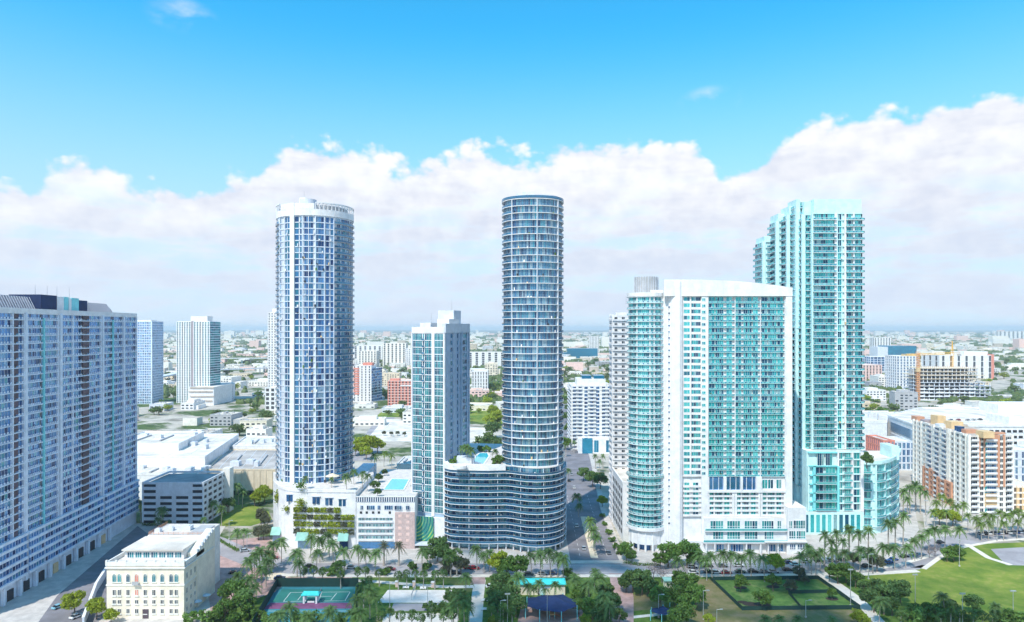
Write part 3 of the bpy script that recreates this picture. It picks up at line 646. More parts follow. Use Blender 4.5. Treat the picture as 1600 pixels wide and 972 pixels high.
# ---- long slab block on the far left
def left_slab():
    T = Thing('apartment_slab', 'long blue-shaded slab block of balconies filling the left edge of the view', 'apartment block', (-196, 290, 0))
    def fp(p):
        Y = -163.4/((p-800)/F+.0841); return (-163.4-.0841*Y, Y)
    st = [-34,-22,-10,0,10,20,28,38,40.5,48.5,56.5,65,67,75,83,91,94.5,104,114,121,129,139,148.5,158,160.5,168,175.5,177.5,185.5,193.5,196,204.5,213.5]
    pts = [fp(p) for p in st]
    e = pts[-1]; s0 = pts[0]
    core = MB(); core.prism([(s0[0]-1.3,s0[1]),(e[0]-1.3,e[1]-.02),(e[0]-26,e[1]-1),(s0[0]-26,s0[1])], 0, 106.5, top=1)
    T.part('wall', core, ['white', 'roofgrey'])
    W_ = (3,'g_slab',-.75); N = (2,'g_slab',-.75); D = (2,'g_slab',-.75)
    cells = [W_,W_,N,N,N,None,N,None,W_,W_,W_,None,W_,W_,W_,None,(3,'g_slab',-.4),(3,'g_slab',-.6),N,N,None,W_,W_,None,W_,W_,None,W_,W_,None,W_,W_]
    z0, fh, n = 21.5, 3.02, 28
    facade(T, pts, z0, n, fh, cells, slab=('bluewhite', .12, .42), frame='bluewhite', blocks=(.72,.05,.75),
        piers=[(i,.6,.2,'bluewhite',8,106) for i in (2,5,7,15,18,23,32)]+[(8,1.3,.4,'bluewhite',4,106),(16,1.6,.5,'bluewhite',4,106),(24,1.3,.4,'bluewhite',8,106),(29,1.3,.4,'bluewhite',8,106)])
    for a, b in ((5,6),(20,21)):                       # dark stair stacks
        for k in range(n):
            q = MB(); q.strip([pts[a], pts[b]], -.3, .16, 0, 2.0); T.part('stair_panel', q, 'brown').location.z = z0+k*fh+.98
    for i in (12, 26):                                 # thin turquoise fins
        q = MB(); q.strip([pts[i], (pts[i][0]-.0841*.8, pts[i][1]+.8)], -.2, .45, z0, 104); T.part('fin', q, 'aquadeep')
    # lower floors step forward
    for (a, b) in ((0,7),(8,16),(16,23),(24,32)):
        seg = offset(pts[a:b+1], 1.3)
        facade(T, seg, 6.4, 5, 3.02, [(2,'g_slab',-.4)]*(b-a), slab=('bluewhite', .15, 1.0), frame='bluewhite', slabname='lower_band')
        q = MB(); q.strip(seg, -1.6, -.55, 6.0, 21.6); T.part('lower_wall', q, 'palegrey')
    q = MB(); q.strip(pts, -1.2, -.2, 0, 6.3); T.part('base_wall', q, 'bluewhite')
    for k in range(9):
        y = 240+k*9.5; x = -163.4-.0841*y; q = MB(); q.box(x-.4, x+.12, y, y+3.0, 0, 4.0)
        T.part('loading_door', q, 'dark' if k % 4 else 'ochre')
        q = MB(); q.box(x-.3, x+.8, y+5.4, y+6.4, 0, 6); T.part('buttress', q, 'bluewhite')
    # parapet, top floor terraces, roof houses
    q = MB(); q.strip(pts, -1.4, .2, 105.5, 107.6); T.part('parapet', q, 'white')
    mid = lambda f: (s0[0]+(e[0]-s0[0])*f, s0[1]+(e[1]-s0[1])*f)
    for f0, f1, m, h0, h in ((.0,.36,'slate',3.0,6.3),(.66,.9,'slate',3.0,5.6)):
        a, b = mid(f0), mid(f1); q = MB()
        lo = [(a[0]-5,a[1]),(b[0]-5,b[1]),(b[0]-20,b[1]),(a[0]-20,a[1])]; hi = [(a[0]-8,a[1]+1),(b[0]-8,b[1]-3),(b[0]-17,b[1]-3),(a[0]-17,a[1]+1)]
        z = 106.4
        for k in range(4):
            j = (k+1) % 4; q.quad((*lo[k],z),(*lo[j],z),(*hi[j],z+h),(*hi[k],z+h))
        q.quad(*[(*p, z+h) for p in hi]); T.part('mansard_roof', q, m)
        ln = math.hypot(b[0]-a[0], b[1]-a[1])
        for k in range(int(ln/1.6)):
            f = (k+.5)*1.6/ln; x, y = a[0]+(b[0]-a[0])*f, a[1]+(b[1]-a[1])*f
            r_ = MB(); r_.bar((x-4.9,y,z+.1),(x-7.9,y,z+h*.98),.10); T.part('roof_rib', r_, 'palegrey')
    for f0, f1, m, h in ((.36,.455,'navy',7.2),(.457,.50,'white',6.9),(.502,.53,'aquadeep',7.0),(.532,.55,'white',6.6),(.552,.60,'aquadeep',6.8),(.602,.66,'navy',6.0)):
        a, b = mid(f0), mid(f1); q = MB(); q.prism([(a[0]-4,a[1]),(b[0]-4,b[1]),(b[0]-17,b[1]),(a[0]-17,a[1])], 106.3, 106.5+h); T.part('penthouse', q, m)
    for f in (.37,.44,.5,.58): antenna(T, mid(f)[0]-7, mid(f)[1], 112.5, 4+3*f)
    T.finish()
left_slab()
# ---- round pale tower
def round_tower():
    cx, cy, Rr = wx(493,345), 345.0, 18.3
    T = Thing('residential_tower', 'tall round pale tower with white grid, fin pier and open crown ring', 'tower', (cx, cy, 0))
    pxs = [436.3,446,450,460.5,471,478,490,492.5,499,505.5,509,512.5,521,523,533,537,541,545.5,549.7]
    ang = [math.asin(max(-1,min(1,(p-493)/58))) for p in pxs]
    ang = [-2.2,-1.95,-1.7,-1.5]+ang+[1.5,1.7,1.95,2.2]
    P = lambda a, r=Rr: (cx+r*math.sin(a), cy-r*math.cos(a))
    pts = [P(a) for a in ang]
    core = MB(); core.prism([P(2*math.pi*k/48, Rr-.05) for k in range(48)], 16, 156, top=1); T.part('core', core, ['palegrey','roofgrey'])
    g2 = (2,'g_blue'); g3 = (2,'g_navy'); lt = (2,'g_blue')
    cells = [g2,None,g2,g2, g2,None,g2,g2,None,g2,None,g3,g3,None,g2,g3,None,g3,None,lt,lt,g2, g2,g2,None,g2]
    z0, fh, n = 25.5, 2.91, 44
    facade(T, pts, z0, n, fh, cells[:len(pts)-1], slab=('bluewhite', .26, .34), items=.12, rail=('g_raildark', 1.0, .9, [(2,6),(18,24)]), name='window', frame='steel', railtop='steel',
        piers=[(i,.4,.4,'bluewhite') for i in (5,6,10,14,16,18,20)]+[(4,.4,.4,'white'),(7,.3,.4,'white'),(12,.25,.4,'white'),(22,.4,.4,'white')])
    q = MB(); q.strip([P(a) for a in (ang[8],(ang[8]+ang[9])/2,ang[9])], -.3, .95, 22, 160); T.part('pier', q, 'white', label='broad white pier running the full height')
    zt = z0+n*fh
    q = MB(); ring = [P(2*math.pi*k/48, Rr) for k in range(48)]
    q.strip(ring[::1], -.3, .6, zt+.52, zt+3.6, closed=True); T.part('crown_band', q, 'white')
    # penthouse wall rises in the middle, open ring of posts to either side
    q = MB(); q.strip([P(a, Rr) for a in [-.75+.1*k for k in range(11)]], -.5, .62, zt+3.55, zt+6.4); T.part('crown_wall', q, 'white')
    q = MB(); q.prism([(cx-1.2+4.2*math.cos(t), cy-9+4.2*math.sin(t)) for t in [2*math.pi*k/20 for k in range(20)]], zt+2, zt+9.6); T.part('penthouse_drum', q, 'palegrey')
    q = MB(); q.box(cx-4.6, cx-1.5, cy-12, cy-4, zt+2, zt+10.2); T.part('penthouse', q, 'white')
    for a0, a1 in ((.28, 1.75), (-1.75, -.82)):
        k = a0
        while k <= a1+.01:
            b = MB(); p, o = P(k, Rr+.4), P(k, Rr-3.5); b.bar((*p, zt+3.4), (*p, zt+6.6), .22); b.bar((*p, zt+6.7), (*o, zt+6.7), .2); T.part('crown_post', b, 'white'); k += .105
        b = MB(); b.strip([P(a0+(a1-a0)*j/14) for j in range(15)], .1, .7, zt+6.55, zt+7.0); T.part('crown_rail', b, 'white')
        b = MB(); b.strip([P(a0+(a1-a0)*j/14, Rr-2.6) for j in range(15)], -.3, .3, zt+3.0, zt+6.2); T.part('crown_screen', b, 'grey')
    antenna(T, cx-3, cy-9, zt+10, 4)
    T.finish()
round_tower()
def round_podium():
    T = Thing('parking_podium', 'white podium under the round pale tower with rows of planters and seafoam awnings', 'podium', (-100, 318, 0))
    Y0 = 311
    cl = [(wx(427,352),352),(wx(427,335),335),(wx(429.5,326),326),(wx(436,318.5),318.5),(wx(446,314),314),(wx(458,311.5),311.5),(wx(480,310.3),310.3),(wx(500,310),310),(wx(530,309.8),309.8),(wx(556,309.6),309.6)]
    zt = 25.6
    back = [(wx(556,309.6),350),(wx(556,309.6)-4,362),(cl[0][0]+2,362)]
    b = MB(); b.prism(cl+back, 0, zt, top=1); T.part('wall', b, ['white','deck'])
    b = MB(); b.strip(cl[2:], -.4, .25, zt-.1, zt+1.1); T.part('parapet', b, 'white')
    # four rows of planters, each with its greenery
    rr = random.Random(3)
    for r_, z in enumerate((7.9, 11.2, 14.4, 17.6)):
        for j in range(9 if r_ != 3 else 7):
            f0 = .02+j/9.3; f1 = f0+.093
            if r_ == 3 and j in (0, 1): pass
            a = sub(cl[5], cl[9], [f0, f1]); bx = MB(); bx.strip(a, .02, .95, z-.35, z+.3); pb = T.part('planter', bx, 'palegrey')
            g = MB()
            for _ in range(230):
                u = rr.random(); x = a[0][0]+(a[1][0]-a[0][0])*u; y = a[0][1]-.8+rr.uniform(-.6,.6); zz = z+rr.uniform(-1.1,1.0); leafq(g, (x,y,zz), rr.uniform(.34,.6), rr)
            T.part('planting', g, 'leaf_lit' if (j+r_) % 4 else 'leaf_grey', parent=pb)
            if j % 2: 
                w_ = MB(); w_.strip(sub(cl[5], cl[9], [f0+.01, f1-.01]), .0, .06, z+1.2, z+2.2); T.part('opening', w_, 'dark')
    for p, z in ((451,22.5),(494,22),(514,21.5),(535,21)):
        x = wx(p, 310); 
        for dx_ in (-.9, .9):
            b = MB(); b.box(x+dx_-.65, x+dx_+.65, 309.55 if p > 470 else 311.6, 312.6, z-1.6, z+1.4, 0); T.part('window', b, 'g_navy')
        b = MB(); b.box(x-2, x+2, 309.4 if p > 470 else 311.4, 312.6, z+1.55, z+1.9); T.part('lintel', b, 'palegrey')
    rr = random.Random(9)
    def mound(name, p, q, Y, rx, rz_, n, m='leaf_mid'):
        g = MB(); x, z = wx(p, Y), wz(q, Y)
        for _ in range(n):
            u, v, t = rr.gauss(0,.45), rr.gauss(0,.45), rr.gauss(0,.5); leafq(g, (x+rx*u, Y+t*1.2, z+rz_*v), rr.uniform(.3,.6), rr)
        T.part(name, g, m, kind='stuff')
    mound('hanging_plant', 433, 776, 320, 1.6, 3.6, 200, 'leaf_lit'); mound('hanging_plant', 470, 757, 309.6, 2.6, 2.2, 220); mound('hanging_plant', 469, 786, 308.8, 2.2, 2.6, 220, 'leaf_lit'); mound('hanging_plant', 447,795,312.5,1.8,1.4,120,'leaf_lit')
    for a_, b_, Y in ((464,482,309.6),(529,545,308.9),(425,440,318)):    # awnings
        x0, x1 = wx(a_,Y), wx(b_,Y); q = MB(); q.quad((x0,Y,7.5),(x1,Y,7.5),(x1,Y-2.6,4.4),(x0,Y-2.6,4.4)); q.quad((x0,Y-2.6,4.38),(x1,Y-2.6,4.38),(x1,Y-.05,4.2),(x0,Y-.05,4.2)); q.quad((x0,Y,7.5),(x0,Y-2.6,4.4),(x0,Y,4.4)); q.quad((x1,Y,7.5),(x1,Y,4.4),(x1,Y-2.6,4.4))
        T.part('awning', q, 'seafoam'); q = MB(); q.box(x0+.4, x1-.4, Y-.15, Y+.5, 0, 4); T.part('shopfront', q, 'g_navy')
    for k in range(5): 
        q = MB(); z = 8+k*2.9; q.box(wx(427,333)-.15, wx(427,333)+.5, 334, 337, z, z+1.5); T.part('opening', q, 'dark')
    # flat right half: ribbon windows and the pinkish tiled panel
    xa, xb, xc = wx(556.3,309.6), wx(617,309.6), wx(648,309.6); zr = 23.2
    b = MB(); b.box(xa, xc, 309.9, 372, 0, zr-.05, 0, top=1); T.part('hall_wall', b, ['white','deck'])
    b = MB(); b.box(xb, xc, 309.55, 310.4, .0, 16.6); T.part('tiled_panel', b, 'pinktile')
    nx = 26
    for k in range(nx):
        x = xa+(xc-xa)*(k+.5)/nx; q = MB(); q.box(x-.22, x+.22, 309.6, 310.1, zr-1.9, zr+.2); T.part('baluster', q, 'white')
    q = MB(); q.box(xa, xc, 309.5, 310.2, zr+.2, zr+.55); T.part('coping', q, 'white')
    q = MB(); q.box(xa, xc, 309.7, 309.9, zr-1.9, zr+.19); T.part('screen', q, 'g_navy')
    for r_ in range(4):
        z = 4.4+r_*2.75
        p2 = sub((wx(559.5,309.8),309.8), (wx(614,309.8),309.8), [j/5 for j in range(6)])
        for j in range(5):
            T.inst('ribbon_window', ('rw',), win(2.9, 1.5, 4, .14), ['g_teal','white'], place((p2[j][0]+p2[j+1][0])/2, 309.82, 0, z), size=3)
        q = MB(); q.box(p2[0][0], p2[-1][0], 309.3, 309.85, z-.75, z-.15); T.part('sill_band', q, 'white')
    for p in (564, 573, 583, 592, 609):
        q = MB(); x = wx(p,309.8); q.box(x-.5, x+.5, 309.75, 310.5, 15.9, 16.9); T.part('vent', q, 'dark')
    for p, wd in ((565,1.2),(579,3.6),(592,1.3),(607,3.8),(622,3.2),(637,1.6)):
        x = wx(p,309.5); T.inst('hall_window', ('hw',wd), win(wd, 2.0, max(2,int(wd/.9)), .12), ['g_navy','palegrey'], place(x, 309.5 if p > 616 else 309.82, 0, 17.6), size=wd)
    for r_ in range(5):
        for p in (625, 637):
            q = MB(); x = wx(p,309.5); q.box(x-.75, x+.75, 309.45, 310, 3.2+r_*2.75, 4.5+r_*2.75); T.part('panel_recess', q, 'pink')
    q = MB(); q.box(xa+1, xc-1, 309.8, 310.5, 0, 3.0); T.part('shopfront', q, 'g_navy')
    # pool terrace on the roof
    def top_(p, q_, z): return gp(p, q_, z)
    pl = [gp(597,766,zr), gp(632,766,zr), gp(641,749,zr), gp(611,748,zr)]
    b = MB(); b.prism(pl, zr-.04, zr+.10); T.part('swimming_pool', b, 'water')
    b = MB(); b.strip(pl, -.7, .0, zr-.04, zr+.16, closed=True); T.part('pool_edge', b, 'white')
    b = MB(); b.box(wx(553,350), wx(575,350), 345, 372, 20, 26.5); T.part('terrace_house', b, 'palegrey')
    q = MB(); x, y = gp(521,748,27.5); 
    for k in range(8):
        t = k*math.pi/4; t2 = t+math.pi/4; q.quad((x,y-2,30.6),(x+3.6*math.cos(t),y-2+3*math.sin(t),29.2),(x+3.6*math.cos(t2),y-2+3*math.sin(t2),29.2))
    q.bar((x,y-2,27.4),(x,y-2,30.3),.3); T.part('gazebo', q, 'beigewall')
    T.finish()
round_podium()
# ---- slim teal glass tower with a shade-coloured side
def teal_tower():
    c0 = (-31.3, 315.0); a = R(21); fx, fy = -math.cos(a), math.sin(a)
    A = (c0[0]+16.8*fx, c0[1]+16.8*fy); B = c0; Cc = (c0[0]+27*math.sin(a), c0[1]+27*math.cos(a)); Dd = (A[0]+27*math.sin(a), A[1]+27*math.cos(a))
    T = Thing('residential_tower', 'slim teal glass tower with blank side in bluish shade beside the dark round tower', 'tower', ((A[0]+Cc[0])/2, (A[1]+Cc[1])/2, 0))
    b = MB(); b.prism([A,B,Cc,Dd], 12.5, 98.2, top=1); T.part('core', b, ['blueshade','roofgrey'])
    us = [0,.035,.11,.22,.335,.40,.52,.62,.665,.71,.80,.89,.97,1]
    pts = sub(A, B, us); g = (2,'g_teal'); w_ = None
    facade(T, pts, 14.2, 26, 3.2, [None,g,g,g,(1,'g_teal'),g,g,None,None,g,g,g,None], slab=('white', .16, .24), rail=('g_raildark', .9, .8, [(4,5)]), frame='palegrey', piers=[(0,.5,.35),(4,.35,.3),(5,.35,.3),(13,.8,.4)], trans=.68)
    q = MB(); q.strip(pts[7:10], -.2, .45, 13, 98.4); T.part('pier', q, 'white', label='white pier running down the glass front')
    # blank side: bluish shade put into its colour, two dark window slots
    us = [0,.09,.24,.31,.36,.40,.50,.56,.62,.66,.74,.93,1]; pts = sub(B, Cc, us)
    facade(T, pts, 14.2, 26, 3.2, [None,None,(1,'g_blue'),None,None,None,(1,'g_blue'),None,None,None,(2,'g_dark'),None], slab=('blueshade', .06, 1.1), frame='blueshade', slabname='side_band',
        piers=[(1,1.9,.35,'blueshade'),(4,1.6,.3,'blueshade'),(7,1.0,.55,'blueshade'),(9,.8,.8,'blueshade'),(11,1.4,.4,'blueshade'),(12,.8,.5,'blueshade')])
    q = MB(); q.strip([A,B], -.6, .35, 97.8, 100.6); T.part('parapet', q, 'white')
    q = MB(); q.strip([(B[0],B[1]),Cc], -1.2, .75, 97.9, 102.2); T.part('parapet', q, 'palegrey')
    for (u0,u1,v0,v1,h,m) in ((.12,.45,.15,.5,102.6,'white'),(.62,.99,.2,.6,104.4,'white'),(.40,.90,.5,.8,108.6,'palegrey')):
        P = lambda u, v: (A[0]+(B[0]-A[0])*u+(Dd[0]-A[0])*v, A[1]+(B[1]-A[1])*u+(Dd[1]-A[1])*v)
        q = MB(); q.prism([P(u0,v0),P(u1,v0),P(u1,v1),P(u0,v1)], 98, h); T.part('penthouse', q, m)
    antenna(T, c0[0]+2, c0[1]+17, 108.5, 5.5); antenna(T, c0[0]-7, c0[1]+9, 102.5, 5)
    # base with the wavy green mural
    m0, m1 = (wx(647.6,316.5),316.5), (wx(678,314.5),314.5)
    b = MB(); b.prism([(wx(645,317),317),(wx(694.5,313.5),313.5),Cc,Dd], 0, 12.6); T.part('base_wall', b, 'white')
    q = MB(); q.strip([(wx(648,315.4),315.4),(wx(677.3,314.0),314.0)], -.2, .25, 2.0, 13.2)
    mm, t, bs = newmat('wavy_green_blue_mural'); g_ = t.node('ShaderNodeTexCoord').outputs['Generated']
    mp = t.node('ShaderNodeMapping'); t.l.new(g_, mp.inputs[0]); mp.inputs['Location'].default_value = (.05, 0, -1.02); mp.inputs['Scale'].default_value = (1.0, 0, 1.1)
    wv = t.node('ShaderNodeTexWave', wave_type='RINGS', rings_direction='SPHERICAL'); t.l.new(mp.outputs[0], wv.inputs[0]); wv.inputs['Scale'].default_value = 2.1; wv.inputs['Distortion'].default_value = 1.6; wv.inputs['Detail'].default_value = 2; wv.inputs['Detail Scale'].default_value = .9
    f = t.math('MULTIPLY_ADD', t.noise(g_, 2.2, 2), .5, t.math('MULTIPLY', wv.outputs['Fac'], .62))
    t.put(bs.inputs['Base Color'], t.ramp(f, [(0,(.01,.03,.13)),(.3,(.01,.10,.22)),(.42,(.01,.32,.12)),(.55,(.10,.50,.05)),(.64,(.02,.35,.20)),(.78,(.02,.06,.30)),(.9,(.45,.65,.10))])); bs.inputs['Roughness'].default_value = .6
    T.part('mural', q, mm); q = MB(); q.box(wx(646,313), wx(679,313), 309.6, 314, 1.4, 2.0); T.part('canopy', q, 'palegrey')
    q = MB(); q.strip([(wx(649,315.4),315.4),(wx(692,313.4),313.4)], -.2, .2, 0, 1.9); T.part('shopfront', q, 'g_dark')
    T.finish()
teal_tower()
# ---- dark round tower on a wavy base
def dark_tower():
    cx = wx(832, 322)
    T = Thing('residential_tower', 'dark blue glass round tower with white floor edges and a wavy low wing', 'tower', (cx, 322, 0))
    base = [(693,330),(693,318),(694.5,312.5),(703,309.5),(716,308.2),(732,307.6),(748,307.1),(764,306.9),(778,307.4),(790,307.6),(800,306.6),(811,304.6),(824,302.9),(838,302.2),(851,302.7),(862,304),(872,306.4),(880,310),(884,315),(885,323),(884.5,334)]
    pts = [(wx(p, Y), Y) for p, Y in base]
    ins = offset(pts, -1.55)
    back = [(pts[-1][0], 345), (wx(792,345),368), (wx(716,345),372), (pts[0][0]-2, 345)]
    zt = 37.6
    b = MB(); b.prism([p for p in offset(pts, -1.6)]+back, 3.2, zt, top=1); T.part('wing_core', b, ['g_dark','deck'])
    b = MB(); b.prism([p for p in offset(pts, -3.4)]+[(x*.98, y) for x, y in back], 0, 3.4); T.part('lobby', b, 'g_dark')
    fh = 2.88
    facade(T, ins, 3.0, 12, fh, [(3,'g_dark') if k % 3 else (2,'g_blue') for k in range(len(ins)-1)], items=.25, slab=('white', 1.62, .20), rail=('g_raildark', 1.45, .95, None), frame='steel', railtop='steel', slabname='floor_slab', slabtop=False)
    for k in range(2, len(pts)-2, 3):
        q = MB(); q.box(ins[k][0]-.12, ins[k][0]+.12, ins[k][1]-1.2, ins[k][1]+.5, 0, zt-.3); T.part('party_wall', q, 'palegrey')
    for k in range(1, len(pts)-1):
        q = MB(); q.bar((ins[k][0], ins[k][1]-.2, 0), (ins[k][0], ins[k][1]-.2, 3.1), .35, n=8); T.part('column', q, 'palegrey')
    q = MB(); q.strip(pts[:10], -1.8, .15, zt-.02, zt+1.0); T.part('wing_parapet', q, 'white')
    q = MB(); q.strip(pts[:10], -1.5, .25, zt-1.6, zt-.05); T.part('wing_band', q, 'white')
    # shaft
    rx, ry = 13.5, 12.6; cy = 319.2
    def P(t, d=0):
        s_, c_ = math.sin(t), math.cos(t); e = .86
        return (cx+(rx+d)*math.copysign(abs(s_)**e, s_), cy-(ry+d)*math.copysign(abs(c_)**e, c_))
    N = 40; ring = [P(-math.pi+2*math.pi*(k+.5)/N) for k in range(N)]
    seg = ring[4:37]
    zs, fs, n = zt+.1, 3.17, 38
    b = MB(); b.prism([P(-math.pi+2*math.pi*(k+.5)/N, -.05) for k in range(N)], 3, zs+n*fs+.2, top=1); T.part('core', b, ['g_dark','roofgrey'])
    facade(T, seg, zs, n, fs, [(3,'g_dark') if k not in (11,20) else (2,'g_blue') for k in range(len(seg)-1)], items=.10, slab=('white', .95, .26), rail=('g_raildark', .9, .9, [(0,11),(21,32)]), frame='steel', railtop='steel', piers=[(16,.35,1.2,'palegrey'),(11,.3,1.0,'palegrey'),(21,.3,1.0,'palegrey')])
    zz = zs+n*fs
    q = MB(); q.strip(seg, -.2, 1.0, zz+.41, zz+1.5); T.part('parapet', q, 'g_raildark')
    q = MB(); q.prism([(cx+(rx-2)*math.sin(t), cy-1+(ry-2)*-math.cos(t)) for t in [2*math.pi*k/32 for k in range(32)]], zz, zz+2.1, top=1); T.part('roof_drum', q, ['grey','palegrey'])
    q = MB(); q.prism([(cx+3+(rx-4)*math.sin(t), cy+(ry-3)*-math.cos(t)) for t in [2*math.pi*k/32 for k in range(32)]], zz+2.1, zz+2.6); T.part('roof_lid', q, 'palegrey')
    units(T, [(cx-6,cy-7),(cx-4,cy-8),(cx-1,cy-8)], zz+2, 2); 
    # pool deck on the wing
    pl = [gp(737,725,zt), gp(757,726,zt), gp(766,713,zt), gp(763,707.5,zt), gp(748,708,zt), gp(741,714,zt)]
    b = MB(); b.prism(pl, zt-.05, zt+.12); T.part('swimming_pool', b, 'water'); b = MB(); b.strip(pl, -.8, 0, zt-.05, zt+.18, closed=True); T.part('pool_edge', b, 'white')
    x, y = gp(727,727,zt); q = MB(); q.box(x-4, x+4, y, y+6, zt-.1, zt+3.4); T.part('terrace_pavilion', q, 'palegrey')
    x, y = gp(719,731,zt); q = MB(); q.prism([(x+3*math.cos(k*.5236), y+2.4*math.sin(k*.5236)) for k in range(12)], zt-.1, zt+1.1); T.part('spa_tub', q, 'white')
    T.finish()
dark_tower()
# ---- broad white and turquoise block with a rounded corner
def white_block():
    Y0 = 305.0; X = lambda p: wx(p, Y0)
    T = Thing('apartment_tower', 'broad white block with turquoise window grid and rounded glass corner', 'tower', (X(1120), 316, 0))
    zr = wz(452, Y0)
    b = MB(); b.box(X(1046), X(1236), Y0+1.2, 331, 0, zr+.5, 0, top=1); T.part('core', b, ['white','roofwhite'])
    # front wall pieces either side of the glass grid
    fh = 2.77; z0 = wz(745, Y0); n = 29
    def wall(name, p0, p1, y0, y1, za, zb, m='white'):
        q = MB(); q.box(X(p0), X(p1), y0, y1, za, zb); return T.part(name, q, m)
    wall('wall', 1096, 1106.5, Y0-.35, Y0+1.3, 4, zr); wall('wall', 1227.5, 1237.3, Y0-.5, Y0+1.3, 4, zr)
    q = MB(); q.prism([(X(1045),Y0+2.4),(X(1050),Y0+.3),(X(1056),Y0-1.0),(X(1061),Y0-1.3),(X(1066),Y0-.4),(X(1067.5),Y0+2)], 3, wz(440,Y0)); T.part('pier', q, 'white', label='tall curved white pier beside the rounded corner')
    zf = z0-6*fh-6.2
    # window columns of the narrow bay
    pts = [(X(p), Y0+.5) for p in (1067.6,1069,1079,1081,1094.5,1096)]
    facade(T, pts, z0, n, fh, [None,(2,'g_aqua2'),None,(4,'g_aqua'),None], slab=('white', .10, .95), frame='white', piers=[(0,.4,.2),(2,.6,.35),(5,.4,.2)])
    for i in range(n):
        T.inst('small_window', ('sw2',), win(1.5, 1.3, 2, .12), ['g_aqua','aqua'], place(X(1099.2), Y0-.39, 0, z0+i*fh+.95), size=2)
    # main grid
    st = [1107,1108.5,1117.3,1118.6,1124.8,1131,1132.8,1135.8,1144.5,1149,1150.2,1159,1162.5,1169,1175.4,1177.2,1185.2,1188.5,1191.3,1199.8,1201,1207.5,1214.3,1215.6,1224.5,1227]
    pts = [(X(p), Y0+.9) for p in st]
    A2, A1, N_ = (2,'g_aqua'), (2,'g_aqua2'), None
    A3 = (2,'g_aqua')
    row = [N_,A2,N_,A2,A2,N_,N_,A1,N_,N_,A2,N_,A2,A2,N_,A1,N_,N_,A2,N_,A2,A2,N_,A2,N_]
    facade(T, pts, z0, n, fh, row, slab=('aqua', .5, .2), rail=('g_railaqua', .55, .62, [(0,25)]), frame='aqua', railtop='aqua', dots=1.5, items=.05, piers=[(k,.3,.6,'white') for k in (0,9,17,25)])
    # rounded corner
    cx, cy, r_ = X(1015.5), Y0+8.2, 8.0
    Pc = lambda t, d=0: (cx+(r_+d)*math.sin(t), cy-(r_+d)*math.cos(t))
    ts = [-1.9+.1*0, -1.6,-1.3,-1.0,-.72,-.45,-.22,0,.24,.48,.72,.97,1.2,1.5]
    pc = [Pc(t) for t in ts]
    zc = wz(457, Y0)
    b = MB(); b.prism([Pc(2*math.pi*k/36, -.05) for k in range(36)], 3, zc-.5, top=1); T.part('corner_core', b, ['white','roofwhite'])
    b = MB(); b.box(X(1018), X(1046.5), Y0+2.2, 330, 0, zc+1.2, 0, top=1); T.part('side_wall', b, ['white','roofwhite'])
    nf = int((zc-2-z0)/fh)
    row = [A2,A2,A2,(3,'g_aqua'),(1,'g_railaqua'),A1,A1,(1,'g_railaqua'),A2,(3,'g_aqua'),(3,'g_aqua'),None,A2]
    kw = dict(slab=('white', .8, .26), rail=('g_railpale', .9, .8, None), frame='aqua', railtop='white', dots=1.7)
    facade(T, pc, z0, nf, fh, row, **kw, piers=[(k,.5,.3,'white') for k in (4,7,8,11)])
    facade(T, pc, 10.5, 8, fh, row, **kw)
    zb = 10.5+8*fh; q = MB(); q.strip(pc, -.3, 1.1, zb+.35, z0-.02); T.part('glass_band', q, 'g_railaqua')
    for k in range(26):
        t = -1.8+k*.13; p = Pc(t, 1.15); q = MB(); q.box(p[0]-.1, p[0]+.1, p[1]-.1, p[1]+.1, zb+.35, zb+1.5); T.part('band_post', q, 'grey')
    q = MB(); q.strip([Pc(t) for t in [-2+k*.2 for k in range(20)]], -.6, .9, z0+nf*fh+.33, zc); T.part('corner_parapet', q, 'white')
    for k in range(8): 
        p = Pc(-1.5+k*.42, -.3); q = MB(); q.bar((*p,0),(*p,10.6),.5,n=8); T.part('column', q, 'white')
    q = MB(); q.prism([Pc(2*math.pi*k/24, -2.2) for k in range(24)], 0, 10.4); T.part('lobby', q, 'g_navy')
    q = MB(); q.strip(pc, -.2, 1.2, 9.3, 10.48); T.part('canopy_band', q, 'white')
    # small twin windows in the white wall beside it
    for i in range(36):
        z = 12+i*fh
        if z > zc-3: break
        T.inst('small_window', ('sw',), win(1.9, 1.1, 2, .2), ['g_navy','white'], place(X(1048), Y0+1.17, 0, z), size=2)
    # drum on the corner roof
    q = MB(); q.prism([(X(1016)+5.3*math.sin(t), cy+1+5.3*math.cos(t)) for t in [2*math.pi*k/28 for k in range(28)]], zc-.6, wz(433,Y0+8), top=1); dr = T.part('roof_drum', q, ['grey','palegrey'])
    for k in range(28):
        t = 2*math.pi*k/28; q = MB(); x, y = X(1016)+5.45*math.sin(t), cy+1+5.45*math.cos(t); q.bar((x,y,zc),(x,y,wz(432.5,Y0+8)),.12); T.part('rib', q, 'palegrey', parent=dr)
    # bowed parapet over the front
    q = MB(); top = [(1037,437),(1060,437),(1090,437),(1120,438),(1150,439.5),(1180,442),(1210,445.5),(1237.5,449.5)]
